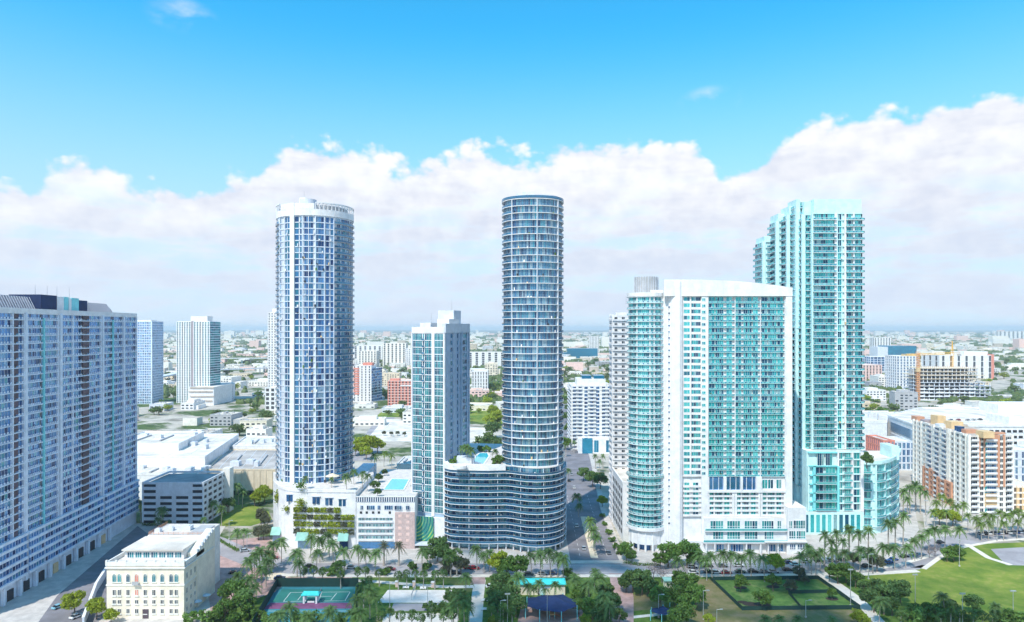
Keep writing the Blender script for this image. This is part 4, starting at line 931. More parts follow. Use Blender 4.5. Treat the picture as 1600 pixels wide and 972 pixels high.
    for y0, y1 in ((Y0-.7, Y0+.5),):
        for (p, a), (p2, a2) in zip(top, top[1:]):
            i = len(q.v); lo = z0+n*fh+.36
            for P_, A_ in ((p,a),(p2,a2)):
                for y in (y0, y1): q.v += [(X(P_),y,lo),(X(P_),y,wz(A_,Y0))]
            for f in ((0,4,5,1),(2,3,7,6),(1,5,7,3),(0,2,6,4)): q.f.append(tuple(i+k for k in f)); q.m.append(0)
        q.quad((X(1037),y0,lo),(X(1037),y1,lo),(X(1037),y1,wz(437,Y0)),(X(1037),y0,wz(437,Y0)))
        q.quad((X(1237.5),y0,lo),(X(1237.5),y1,lo),(X(1237.5),y1,wz(449.5,Y0)),(X(1237.5),y0,wz(449.5,Y0)))
    T.part('parapet', q, 'white')
    for p in (1125,1165,1200): antenna(T, X(p), Y0+5, zr+.4, 3)
    # open terrace level then white framed lower floors
    zt = wz(766, Y0)
    for k, p in enumerate((1107,1131.5,1133.5,1157,1159,1169)):
        pass
    for p0, p1 in ((1108,1130.5),(1135,1157),(1160.5,1181)):
        wall('terrace_opening', p0, p1, Y0+.9, Y0+1.15, zt, z0-.3, 'g_navy'); 
        for j in range(2): wall('terrace_column', p0+6+j*9, p0+6.7+j*9, Y0+.2, Y0+.8, zt, z0-.3, 'palegrey')
    for p0, p1 in ((1106.7,1108),(1130.5,1135),(1157,1160.5),(1181,1190)): wall('pier', p0, p1, Y0-.3, Y0+1.3, zt, z0-.05)
    wall('terrace_sill', 1106.6, 1227.4, Y0-.4, Y0+1.25, zt-1.0, zt)
    for p0 in (1192,1201,1214): T.inst('tall_window', ('tw',), win(2.3, 4.2, 2, .16), ['g_aqua','white'], place(X(p0+4.5), Y0+1.15, 0, zt+.4), size=4)
    nl = 5; fl = (zt-1.0-15.8)/nl
    for g, (a, b_) in enumerate(((1107,1146),(1150,1187),(1190,1227))):
        w_ = b_-a; pts = [(X(a+w_*u), Y0+.9) for u in (0,.05,.21,.25,.36,.48,.60,.66,.86,1)] 
        facade(T, pts, 15.8, nl, fl, [None,A1,None,A2,A2,A2,None,A1,None], slab=('white', .6, .75), frame='white', piers=[(0,1.0,.9),(9,1.0,.9),(3,.5,.4),(6,.5,.4)])
    pts = [(X(p), Y0+.5) for p in (1067.6,1069.5,1077.5,1083,1091.5,1096,1098,1102.5,1104)]
    facade(T, pts, 15.8, nl+2, fl, [None,A1,None,A2,None,None,A1,None], slab=('white', .1, .9), frame='white', slabtop=False)
    # three storey base that steps out to the right
    xs = [1100,1107,1125,1147,1152,1173,1178,1186,1199,1222]
    zb = 15.7; Yb = Y0-2.2
    b = MB(); b.box(X(1099), X(1226), Yb+.3, Y0+1.1, 5.4, zb, 0, top=1); T.part('base_wall', b, ['white','roofwhite'])
    for p0, p1, z_, h, g in ((1108,1128,11,3.6,'g_aqua2'),(1134,1154,11,3.6,'g_aqua'),(1161,1181,11,3.6,'g_aqua'),(1188,1206,11,3.6,'g_aqua'),(1212,1218,11,3.6,'g_aqua'),(1112,1128,6.4,3.4,'g_aqua2'),(1134,1154,6.4,3.4,'g_aqua2'),(1161,1181,6.4,3.4,'g_aqua2'),(1192,1206,6.4,3.4,'g_aqua2')):
        wd = X(p1)-X(p0); T.inst('base_window', ('bw',p1-p0,h,g), win(wd, h, max(2,int(wd)), .16, .3), [g,'white'], place((X(p0)+X(p1))/2, Yb+.27, 0, z_), size=wd)
    wall('base_balcony', 1099, 1226, Yb-.9, Yb+.35, 10.0, 10.4); wall('base_balcony', 1096, 1226, Yb-1.2, Yb+.35, 4.9, 5.4)
    wall('balcony_railing', 1099, 1226, Yb-.9, Yb-.8, 10.4, 11.3, 'g_railaqua'); wall('balcony_railing', 1096, 1226, Yb-1.2, Yb-1.1, 5.4, 6.3, 'g_railaqua')
    b = MB(); b.box(X(1226.2), X(1254.5), Yb-1.2, Y0+18, 0, 20.8, 0, top=1); T.part('wing_wall', b, ['white','roofwhite'])
    for p0, p1, z_, h, g in ((1228,1233,11.6,3.4,'g_aqua'),(1235,1253,11.6,3.6,'g_aqua'),(1228,1238,7,3.6,'g_aqua2'),(1239.5,1253,7,3.6,'g_aqua2'),(1241,1252,2.2,2.6,'g_navy'),(1229,1238,2.2,2.6,'g_navy')):
        wd = X(p1)-X(p0); T.inst('base_window', ('bw',p1-p0,h,g), win(wd, h, max(2,int(wd/.8)), .2, .3), [g,'white'], place((X(p0)+X(p1))/2, Yb-1.24, 0, z_), size=wd)
    wall('base_balcony', 1190, 1255, Yb-2.2, Yb-1.25, 5.6, 6.1)
    wall('lobby', 1068, 1226, Yb+1.0, Y0+1.1, 0, 5.3, 'white')
    for p0, p1 in ((1070,1078),(1083,1090),(1118,1130),(1140,1160),(1166,1172),(1198,1210),(1213,1222)):
        wd = X(p1)-X(p0); T.inst('base_window', ('lw',p1-p0), win(wd, 3.4, max(2,int(wd)), .15), ['g_navy','white'], place((X(p0)+X(p1))/2, Yb+.97, 0, .6), size=wd)
    for p in (1100,1113,1134,1162,1184,1196,1211,1225): wall('column', p, p+1.6, Yb-1.0, Yb+.2, 0, 4.88)
    T.finish()
white_block()
# ---- stepped turquoise tower
def aqua_tower():
    T = Thing('residential_tower', 'tallest stepped turquoise tower with projecting balconies at the right', 'tower', (wx(1290,340), 345, 0))
    Y = 335.0; X = lambda p, y=Y: wx(p, y)
    fh = 3.14; z0 = 40.5
    A, B, N_ = (2,'g_aqua'), (3,'g_aqua2'), None
    def shaft(p0, p1, y0, y1, ztop, cap):
        q = MB(); q.box(X(p0,y0), X(p1,y0), y0+.9, y1, 0, ztop, 0, top=1); T.part('core', q, ['aqua','roofwhite'])
        if cap: q = MB(); q.box(X(p0,y0)+.3, X(p1,y0)-.3, y0+.25, y1-.4, ztop-.02, ztop+cap, 0, top=1); T.part('crown', q, ['aqua','roofwhite'])
    zA = wz(334, Y)
    shaft(1271, 1347, Y, 362, zA, 7.2)
    pts = [(X(p), Y+.7) for p in (1270,1274,1280,1287,1294,1306,1309,1316,1321,1331,1334,1346,1348)]
    n = int((zA-z0)/fh); fh = (zA-z0)/n
    facade(T, pts, z0, n, fh, [N_,A,A,A,B,N_,A,N_,A,N_,B,N_][:12], slab=('aqua', .5, .3), rail=('g_railaqua', 1.6, .85, [(0,5),(8,12)]), frame='aqua', railtop='white', dots=1.8, items=.08, piers=[(0,.6,.6,'aqua'),(5,1.1,.8,'white'),(6,.4,.4,'aqua'),(7,.4,.4,'aqua'),(8,.9,.8,'white'),(10,.6,1.0,'white')])
    # right flank
    pr = [(X(1348.2), Y+.7),(X(1348.2),Y+6),(X(1348.2),Y+14),(X(1348.2),Y+26)]
    facade(T, pr, z0, n, fh, [A,A,None], slab=('aqua', .15, .36), rail=('g_railaqua', 1.3, .9, [(0,2)]), frame='white')
    # slot then three stepped back volumes to the left
    for p0, p1, y0, y1, q_, cap, tops, cells in (
        (1256,1270.6,338.5,349,336,6.6,(1256,1259,1269,1270.6),[N_,B,N_]),
        (1246,1258,341.5,352,316,0,(1246,1249,1254,1258),[N_,(1,'g_aqua'),N_]),
        (1232,1248,346,357,336,4.5,(1232,1234,1239,1245,1248),[N_,B,A,N_]),
        (1215,1235,352,363,346,4,(1215,1222,1229,1235),[N_,(1,'g_aqua'),N_]),
        (1194,1217,358,371,378,3,(1194,1198,1204,1213,1217),[N_,N_,A,N_])):
        zt = wz(q_, y0); shaft(p0, p1, y0, y1, zt, cap)
        pp = [(X(p,y0), y0+.7) for p in tops]; m_ = int((zt-20)/3.14); 
        facade(T, pp, zt-m_*3.14, m_, 3.14, cells, slab=('aqua', .3, .3), dots=1.6, railtop='white', rail=('g_railaqua', 1.4, .9, [(1,len(tops)-2)]), frame='white', piers=[(0,1.6,.7,'aqua'),(len(tops)-1,1.0,.7,'aqua')])
        left = [(X(p0,y0)-.15, y1-.4), (X(p0,y0)-.15, y0+5.5), (X(p0,y0)-.15, y0+.9)]
        facade(T, left, zt-m_*3.14, m_, 3.14, [A,A], slab=('aqua', .1, .36), rail=('g_railaqua', 1.3, .9, None), frame='white')
    q = MB(); q.box(X(1244,341.5), X(1250,341.5), 341.2, 352, 100, wz(311,341), 0); T.part('crown', q, 'aqua')
    # base: framed deep turquoise bay and rounded low wing
    b = MB(); b.box(X(1262,332), X(1347,332), 333.2, 350, 0, 40.3, 0, top=1); T.part('base_wall', b, ['aqua','roofwhite'])
    def facb(ps, z_, n_, f_, cells, y=332.4, **k): facade(T, [(X(p,y), y) for p in ps], z_, n_, f_, cells, frame='white', **k)
    facb((1263,1272,1274,1286,1290,1305,1309), 11, 5, 4.3, [N_,N_,A,N_,B,N_], slab=('aquadeep', .5, .5), rail=('g_railaqua', 1.4, 1.0, [(2,5)]), piers=[(0,.8,.5,'aqua'),(1,1.2,.5,'aquadeep'),(6,1.0,.8,'aquadeep')], slabname='base_slab')
    facb((1263,1277,1287,1290,1300,1309), 32.6, 1, 6.6, [N_,(3,'g_aqua'),N_,(3,'g_aqua'),N_], slab=('aquadeep', .5, .6), slabname='base_slab')
    facb((1309,1310,1316,1318,1320,1329,1331,1334,1343,1346), 11, 8, 3.55, [N_,A,N_,N_,B,N_,N_,A,N_], slab=('aqua', .45, .5), rail=('g_railaqua', .9, .9, [(3,6)]), piers=[(0,.8,.7,'white'),(6,.9,.7,'white'),(9,1.5,.8,'white')], slabname='base_slab')
    q = MB(); q.box(X(1253,333), X(1347,333), 331.4, 340, 0, 10.9, 0, top=1); T.part('base_wall', q, ['aqua','roofwhite'])
    for p in range(1258, 1345, 9): q = MB(); q.box(X(p,331), X(p+5.5,331), 331.3, 331.6, 1, 9.5); T.part('shopfront', q, 'g_aqua' if p % 2 else 'g_aqua2')
    wing = [(1347,333),(1355,332.2),(1362,332),(1369,332.2),(1376,333),(1383,335),(1390,338.5),(1396,343),(1401,349),(1405,357),(1406,368)]
    pw = [(wx(p,y), y) for p, y in wing]; 
    b = MB(); b.prism(offset(pw, -.6)+[(pw[0][0],368)], 0, 34, top=1); T.part('wing_core', b, ['aqua','roofwhite'])
    facade(T, offset(pw, -.5), 3.2, 7, 4.3, [B,B,N_,B,B,B,B,B,B,B], slab=('aqua', .35, .45), rail=('g_railaqua', 1.2, .9, [(0,2),(3,5),(6,8)]), frame='aqua', piers=[(0,1.6,1.0,'white'),(2,.8,.7,'aqua'),(3,.8,.7,'aqua'),(5,.7,.7,'aqua'),(8,.7,.6,'aqua')], slabname='wing_slab')
    q = MB(); q.strip(pw, -.7, .5, 33.85, 35.4); T.part('wing_parapet', q, 'aqua')
    q = MB(); q.box(wx(1388,350), wx(1400,350), 347, 358, 33, 40); T.part('wing_tower', q, 'aqua')
    T.finish()
aqua_tower()
# ---- generic block for the middle distance
def block(name, label, cat, p0, p1, q_top, q_base=None, Y=None, depth=20, m='offwhite', roof='roofwhite', cols=6, fh=3.3, g='g_win', slabm=None, bay=.62, side=True, band=.9, para=.9, group=None, rail=None, name2='window', rz=0, pierm=None):
    Y = Y or H*F/(q_base-HZ); x0, x1 = wx(p0, Y), wx(p1, Y); zt = wz(q_top, Y); slabm = slabm or m
    T = Thing(name, label, cat, ((x0+x1)/2, Y+depth/2, 0), group=group)
    b = MB(); b.box(x0+.3, x1-.3, Y+.4, Y+depth, 0, zt, 0, top=1); T.part('wall', b, [m, roof])
    b = MB(); pr = [(x0+.2,Y+.4),(x1-.2,Y+.4),(x1-.2,Y+depth),(x0+.2,Y+depth)]; b.strip(pr, -.5, .1, zt-.05, zt+para, closed=True); T.part('parapet', b, slabm)
    n = max(1, int(zt/fh)); f = zt/n
    def fc_(a, b_, k):
        us = [0]; 
        for j in range(k): us += [(j+.5-bay/2)/k, (j+.5+bay/2)/k]
        us.append(1); cells = [None if j % 2 == 0 else (2, g) for j in range(len(us)-1)]
        facade(T, sub(a, b_, us), 0, n, f, cells, slab=(slabm, .15, band), rail=rail, frame=m, off=.06, piers=[(0,.5,.3,pierm or m),(len(us)-1,.5,.3,pierm or m)]+[(j,.4,.2,pierm or m) for j in range(2,len(us)-2,2)] if k < 14 else [], name=name2, slabtop=False)
    if cols: fc_((x0,Y+.4),(x1,Y+.4),cols)
    if side and cols:
        kd = max(2, int(cols*depth/max(6, x1-x0)))
        if x1 < 0: fc_((x1-.3,Y+.4),(x1-.3,Y+depth),kd)
        elif x0 > 0: fc_((x0+.3,Y+depth),(x0+.3,Y+.4),kd)
    return T, x0, x1, Y, zt
# ---- white tower behind the rounded corner and its own low base
def grey_slab():
    T, x0, x1, Y, zt = block('residential_tower', 'off-white balcony tower half hidden behind the rounded glass corner', 'tower', 957, 1003, 495, Y=352, depth=11, m='white', cols=4, fh=3.05, g='g_win', bay=.46, band=1.25, slabm='white', rail=('white', .7, .5, None))
    roofbox(T, 'penthouse', x0+2, x1, Y+2, Y+10, zt, wz(488,Y), 'white'); antenna(T, x0+8, Y+6, zt+7, 4)
    T.finish()
    Yb = 319; T, x0, x1, Y, zt = block('parking_podium', 'white low base with dark slots beside the tree-lined street', 'podium', 972.3, 1000, 756, Y=Yb, depth=40, m='white', cols=0)
    for i in range(6):
        for j in range(7):
            q = MB(); y = Yb+3+j*5; z = 3.2+i*3.8; q.box(x0+.22, x0+.6, y, y+2.6, z, z+2.2); T.part('opening', q, 'dark')
        q = MB(); q.box(x0+3, x0+6.5, Yb+.3, Yb+.7, 3.2+i*3.8, 5.2+i*3.8); T.part('opening', q, 'dark')
    T.finish()
grey_slab()
T, x0, x1, Y, zt = block('apartment_building', 'white stepped apartment tower with tiers of balconies at the end of the street', 'apartment block', 893, 957, 604, Y=560, depth=32, m='offwhite', cols=7, fh=3.05, g='g_navy', bay=.6, slabm='white', rail=('white', 1.1, .9, [(1,4),(6,9),(11,14)]), side=False)
facade(T, [(x0+.3,Y+32),(x0+.3,Y+21),(x0+.3,Y+11),(x0+.3,Y+.4)], 0, int(zt/3.05), zt/int(zt/3.05), [(3,'g_navy')]*3, slab=('white', 1.2, .9), rail=('white', 1.3, .9, None), frame='offwhite', slabtop=False)
roofbox(T,'penthouse', x0+5, x1-5, Y+5, Y+24, zt, zt+6, 'offwhite'); roofbox(T,'penthouse', x0+9, x0+17, Y+5.5, Y+20, zt+6, zt+8.6, 'g_sky'); roofbox(T,'penthouse', x0+19, x1-6, Y+5.5, Y+20, zt+6, zt+8.6, 'g_sky'); T.finish()
T, x0, x1, Y, zt = block('shop_building', 'small white building with blue glass corner behind palms at the street end', 'building', 904, 960, 688, Y=545, depth=14, m='white', cols=3, fh=6, g='g_sky', bay=.4); roofbox(T,'glass_bay',x0+3,x0+11,Y-.5,Y+3,0,12,'g_sky'); T.finish()
# ---- towers far left
T, x0, x1, Y, zt = block('office_tower', 'narrow blue grid tower just behind the long slab block', 'tower', 212, 237, 503, Y=900, depth=30, m='bluewhite', cols=9, fh=3.3, g='g_slab', bay=.78, band=.6); roofbox(T,'penthouse',x0,x1-3,Y+4,Y+20,zt,zt+2.5,'white'); T.finish()
T, x0, x1, Y, zt = block('residential_tower', 'white striped tower with a grey slot down its middle', 'tower', 276, 328, 503, Y=912, depth=24, m='white', cols=0)
for a, b_ in ((276,298.5),(302.5,328)):
    n = 34; f = zt/n; k = 6
    us = [0]; [us.extend([(j+.25)/k, (j+.75)/k]) for j in range(k)]; us.append(1)
    facade(T, sub((wx(a,Y),Y+.3),(wx(b_,Y),Y+.3),us), 0, n, f, [None if j % 2 == 0 else (1,'g_teal' if j % 5 else 'g_win') for j in range(len(us)-1)], slab=('white',.12,.8), frame='white', slabtop=False)
    for j in range(0, len(us)-1, 2):
        q = MB(); u0, u1 = us[j], us[j+1]; xa = wx(a,Y); xb = wx(b_,Y); q.box(xa+(xb-xa)*u0, xa+(xb-xa)*u1, Y-.6, Y+.5, 0, zt); T.part('pier', q, 'white')
roofbox(T,'slot',wx(298.7,Y),wx(302.3,Y),Y-.1,Y+1,0,zt+1,'slate'); roofbox(T,'crown',wx(297,Y),wx(323,Y),Y+2,Y+18,zt,wz(494,Y),'white')
facade(T, even((x1-.2,Y+.4),(x1+3.8,Y+24),3), 0, 34, zt/34, [(2,'g_teal')]*3, slab=('palegrey',.1,.8), frame='palegrey', slabtop=False); q = MB(); q.prism([(x1-.4,Y+.4),(x1+3.7,Y+24),(x1-.4,Y+24)],0,zt); T.part('wall',q,'palegrey'); T.finish()
T, x0, x1, Y, zt = block('parking_garage', 'white windowless garage with bronze ledge lines below the striped tower', 'garage', 293, 334, 606, Y=885, depth=60, m='white', cols=0)
for i, z in enumerate((6,12,18,23)):
    for j in range(4):
        q = MB(); a = x0+1.5+(x1-x0-3)*j/4+(i%2)*2; q.box(a, a+(x1-x0)/4.6, Y-.5, Y+.6, z-.9, z+.7); T.part('ledge', q, 'rooftan')
T.finish()
T, x0, x1, Y, zt = block('residential_tower', 'slim white tower standing just left of the round pale tower', 'tower', 418.5, 445, 489, Y=850, depth=22, m='white', cols=6, fh=3.2, g='g_win', bay=.42, band=.9); roofbox(T,'penthouse',x0+4,x1-2,Y+4,Y+15,zt,wz(482,Y),'white'); T.finish()
T, x0, x1, Y, zt = block('parking_garage', 'white garage with dark slots at the foot of the slim white tower', 'garage', 414, 446, 607, Y=830, depth=18, m='white', cols=4, fh=4.6, g='dark', bay=.6, band=1.6); T.finish()
# ---- middle distance landmarks
T, x0, x1, Y, zt = block('apartment_building', 'white building with a coral red window stack and blue side', 'apartment block', 551, 580, 572, q_base=628, depth=36, m='white', cols=5, fh=3.4, g='g_win', bay=.35, side=False)
for k in range(11): q = MB(); q.box(x0+1, x0+9, Y-.1, Y+.6, 10+k*3.4, 12.2+k*3.4); T.part('red_panel', q, 'coral')
facade(T, even((x1,Y+.4),(x1+9,Y+30),3), 0, 12, zt/12*.93, [(2,'g_navy')]*3, slab=('palegrey',.1,.9), frame='palegrey', slabtop=False); q = MB(); q.prism([(x1-.4,Y+.4),(x1+9,Y+30),(x1-.4,Y+30)],0,zt*.93); T.part('wing',q,'palegrey'); roofbox(T,'penthouse',x0+12,x1,Y+8,Y+20,zt,zt+4,'coral'); T.finish()
T, x0, x1, Y, zt = block('apartment_building', 'coral red apartment block left of the teal glass tower', 'apartment block', 606, 648, 596, q_base=634, depth=30, m='coral', cols=8, fh=3.3, g='g_win', bay=.5, slabm='pink'); roofbox(T,'penthouse',x0+2,x0+14,Y+4,Y+16,zt,zt+3,'coral'); roofbox(T,'white_band',x0+16,x1,Y-.2,Y+.6,zt-6,zt-4.6,'white'); T.finish()
T, x0, x1, Y, zt = block('office_building', 'bright blue glass building low beyond the dark round tower', 'office block', 886, 934, 545, Y=2300, depth=50, m='g_sky', cols=0, roof='roofwhite'); roofbox(T,'wing',x0-26,x0,Y+5,Y+40,0,zt*.6,'g_sky'); T.finish()
T, x0, x1, Y, zt = block('office_building', 'blue glass office block with grey side left of the crane', 'office block', 1388, 1432, 541, Y=2100, depth=60, m='g_sky', cols=6, fh=6, g='g_sky', bay=.8, slabm='g_sky', side=False); roofbox(T,'wing',x0-32,x0,Y+2,Y+50,0,zt*.95,'palegrey'); T.finish()
T, x0, x1, Y, zt = block('office_building', 'long dark blue office building below the blue glass block', 'office block', 1360, 1405, 558, Y=1500, depth=40, m='palegrey', cols=8, fh=5, g='g_navy', bay=.85); T.finish()
T, x0, x1, Y, zt = block('apartment_building', 'white block with chequered windows behind the orange hoist', 'apartment block', 1401, 1436, 557, Y=1120, depth=35, m='white', cols=7, fh=4.2, g='g_navy', bay=.5); roofbox(T,'penthouse',x1-10,x1-2,Y+4,Y+18,zt,zt+4,'ochre'); T.finish()
T, x0, x1, Y, zt = block('warehouse', 'long white hall with a bright orange-red end behind the building site', 'hall', 1468, 1553, 556, Y=1350, depth=60, m='white', cols=7, fh=10, g='g_win', bay=.3); roofbox(T,'red_end',x1-5,x1+.2,Y-.2,Y+50,0,zt+3,'coral'); roofbox(T,'upper_hall',x0+55,x1-6,Y+10,Y+50,zt,zt+8,'white'); T.finish()
for lab, p0, p1, qt, Y in (('white hospital block right of the round pale tower','552','597',541,1900),('tall cream block with a dark strip left of the teal tower','598','634',537,1800),('square white block nearest the teal tower','633','650',545,1750),('wide pale block between the teal and dark towers','730','790',551,1750),('small pale tower on the horizon beyond the blue glass building','922','936',526,2700),('white gabled house between the teal and dark towers','737','762',581,1050),('cream hotel far behind the coral red block','560','588',549,1650),('white stepped block at the right edge near the horizon','1560','1600',518,6500),('wide white hospital left of the turquoise tower edge','1366','1392',528,2900),('pink office block just right of the turquoise tower','1348','1378',571,1250)):
    p0, p1 = int(p0), int(p1)
    T, *_ = block('city_block', lab, 'building', p0, p1, qt, Y=Y, depth=40, m='pink' if 'pink' in lab else ('creampale' if 'cream' in lab else 'white'), cols=6, fh=5, bay=.4); T.finish()
# ---- building site with hoist and crane
def site():
    Y = 944; x0, x1 = wx(1436,Y), wx(1549,Y)
    T = Thing('construction_frame', 'unfinished concrete frame building with open floors below the crane', 'building site', ((x0+x1)/2, Y+20, 0))
    n = 9; f = (wz(576,Y))/n
    for i in range(n+1):
        q = MB(); q.box(x0+(0 if i < 8 else 4), x1-(0 if i < 5 else 18 if i > 7 else 8), Y, Y+42, i*f, i*f+.7); T.part('floor_slab', q, 'beigewall' if i > 5 else 'palegrey')
        if i < n:
            for j in range(15):
                x = x0+1+(x1-x0-(2 if i < 5 else 20))*j/14
                for y in (Y+1, Y+14): q = MB(); q.box(x-.45, x+.45, y, y+.9, i*f+.7, i*f+f); T.part('column', q, 'palegrey')
            rr = random.Random(i)
            for j in range(7):
                if i < 4 or rr.random() < .45:
                    x = x0+2+(x1-x0-22)*j/7; q = MB(); q.box(x, x+rr.uniform(6,11), Y+.4, Y+.9, i*f+.7, i*f+rr.uniform(1.6,2.6)); T.part('edge_panel', q, 'white' if i < 4 else 'rooftan')
    q = MB(); q.box(x0+3, x1-20, Y+22, Y+30, 0, n*f-2); T.part('core_wall', q, 'grey')
    for j in range(26):
        x = x0+5+(x1-x0-26)*j/25; q = MB(); q.bar((x,Y+2,n*f+.6),(x,Y+2,n*f+4),.18); T.part('scaffold_pole', q, 'rust')
    T.finish()
    T = Thing('hoist_tower', 'orange lattice hoist at the left end of the unfinished frame', 'hoist', (x0-3, Y-3, 0))
    xm = x0-3.2
    q = MB()
    for a in (-1.8, 1.8):
        for b in (-1.5, 1.5): q.bar((xm+a,Y-3+b,0),(xm+a,Y-3+b,68),.35)
    T.part('mast', q, 'orange')
    for k in range(22):
        q = MB(); z = 3*k+.5; q.bar((xm-1.8,Y-4.5,z),(xm+1.8,Y-4.5,z+2.8),.28); q.bar((xm-1.8,Y-4.5,z),(xm+1.8,Y-4.5,z),.28); q.box(xm-1.7,xm+1.7,Y-3.4,Y-2.6,z,z+1.5); T.part('brace', q, 'orange')
    q = MB(); q.box(xm-2.3,xm+2.3,Y-5,Y-1,40,46); T.part('cage', q, 'ochre')
    T.finish()
    Yc = 975; xc = wx(1488,Yc)
    T = Thing('tower_crane', 'yellow tower crane with its long jib pointing left over the building site', 'crane', (xc, Yc, 0))
    zt = wz(548,Yc); q = MB()
    for a in (-1.3,1.3):
        for b in (-1.3,1.3): q.bar((xc+a,Yc+b,0),(xc+a,Yc+b,zt+2),.3)
    for k in range(int(zt/3)): q.bar((xc-1.3,Yc-1.3,3*k),(xc+1.3,Yc-1.3,3*k+3),.2); q.bar((xc+1.3,Yc-1.3,3*k),(xc-1.3,Yc-1.3,3*k),.2)
    T.part('mast', q, 'yellow')
    zj = wz(553,Yc); xj = wx(1408,Yc); q = MB()
    for b, z in ((-1,0),(1,0),(0,2.6)): q.bar((xc+12,Yc+b,zj+z),(xj,Yc+b,zj-2.5+z*.7),.28)
    nb = 26
    for k in range(nb):
        xa = xc+(xj-xc)*k/nb; xb = xc+(xj-xc)*(k+.5)/nb; d = -2.5*k/nb
        q.bar((xa,Yc-1,zj+d),(xb,Yc,zj+2.4+d),.16); q.bar((xb,Yc,zj+2.4+d),(xc+(xj-xc)*(k+1)/nb,Yc-1,zj+d),.16)
    T.part('jib', q, 'yellow')
    q = MB(); q.bar((xc-.8,Yc,zt),(xc,Yc,zt+14),.5); q.bar((xc+.8,Yc,zt),(xc,Yc,zt+14),.5); q.bar((xc,Yc,zt+13.6),(xj+22,Yc,zj-1),.10); q.bar((xc,Yc,zt+13.6),(xc+11,Yc,zj+1),.12); T.part('tower_head', q, 'yellow')
    q = MB(); q.box(xc+8,xc+12,Yc-1.4,Yc+1.4,zj-3,zj+.2); T.part('counterweight', q, 'grey'); q = MB(); q.box(xc-2.8,xc-1,Yc-2.8,Yc-1.2,zj-2.6,zj+.3); T.part('cab', q, 'white')
    T.finish()
site()
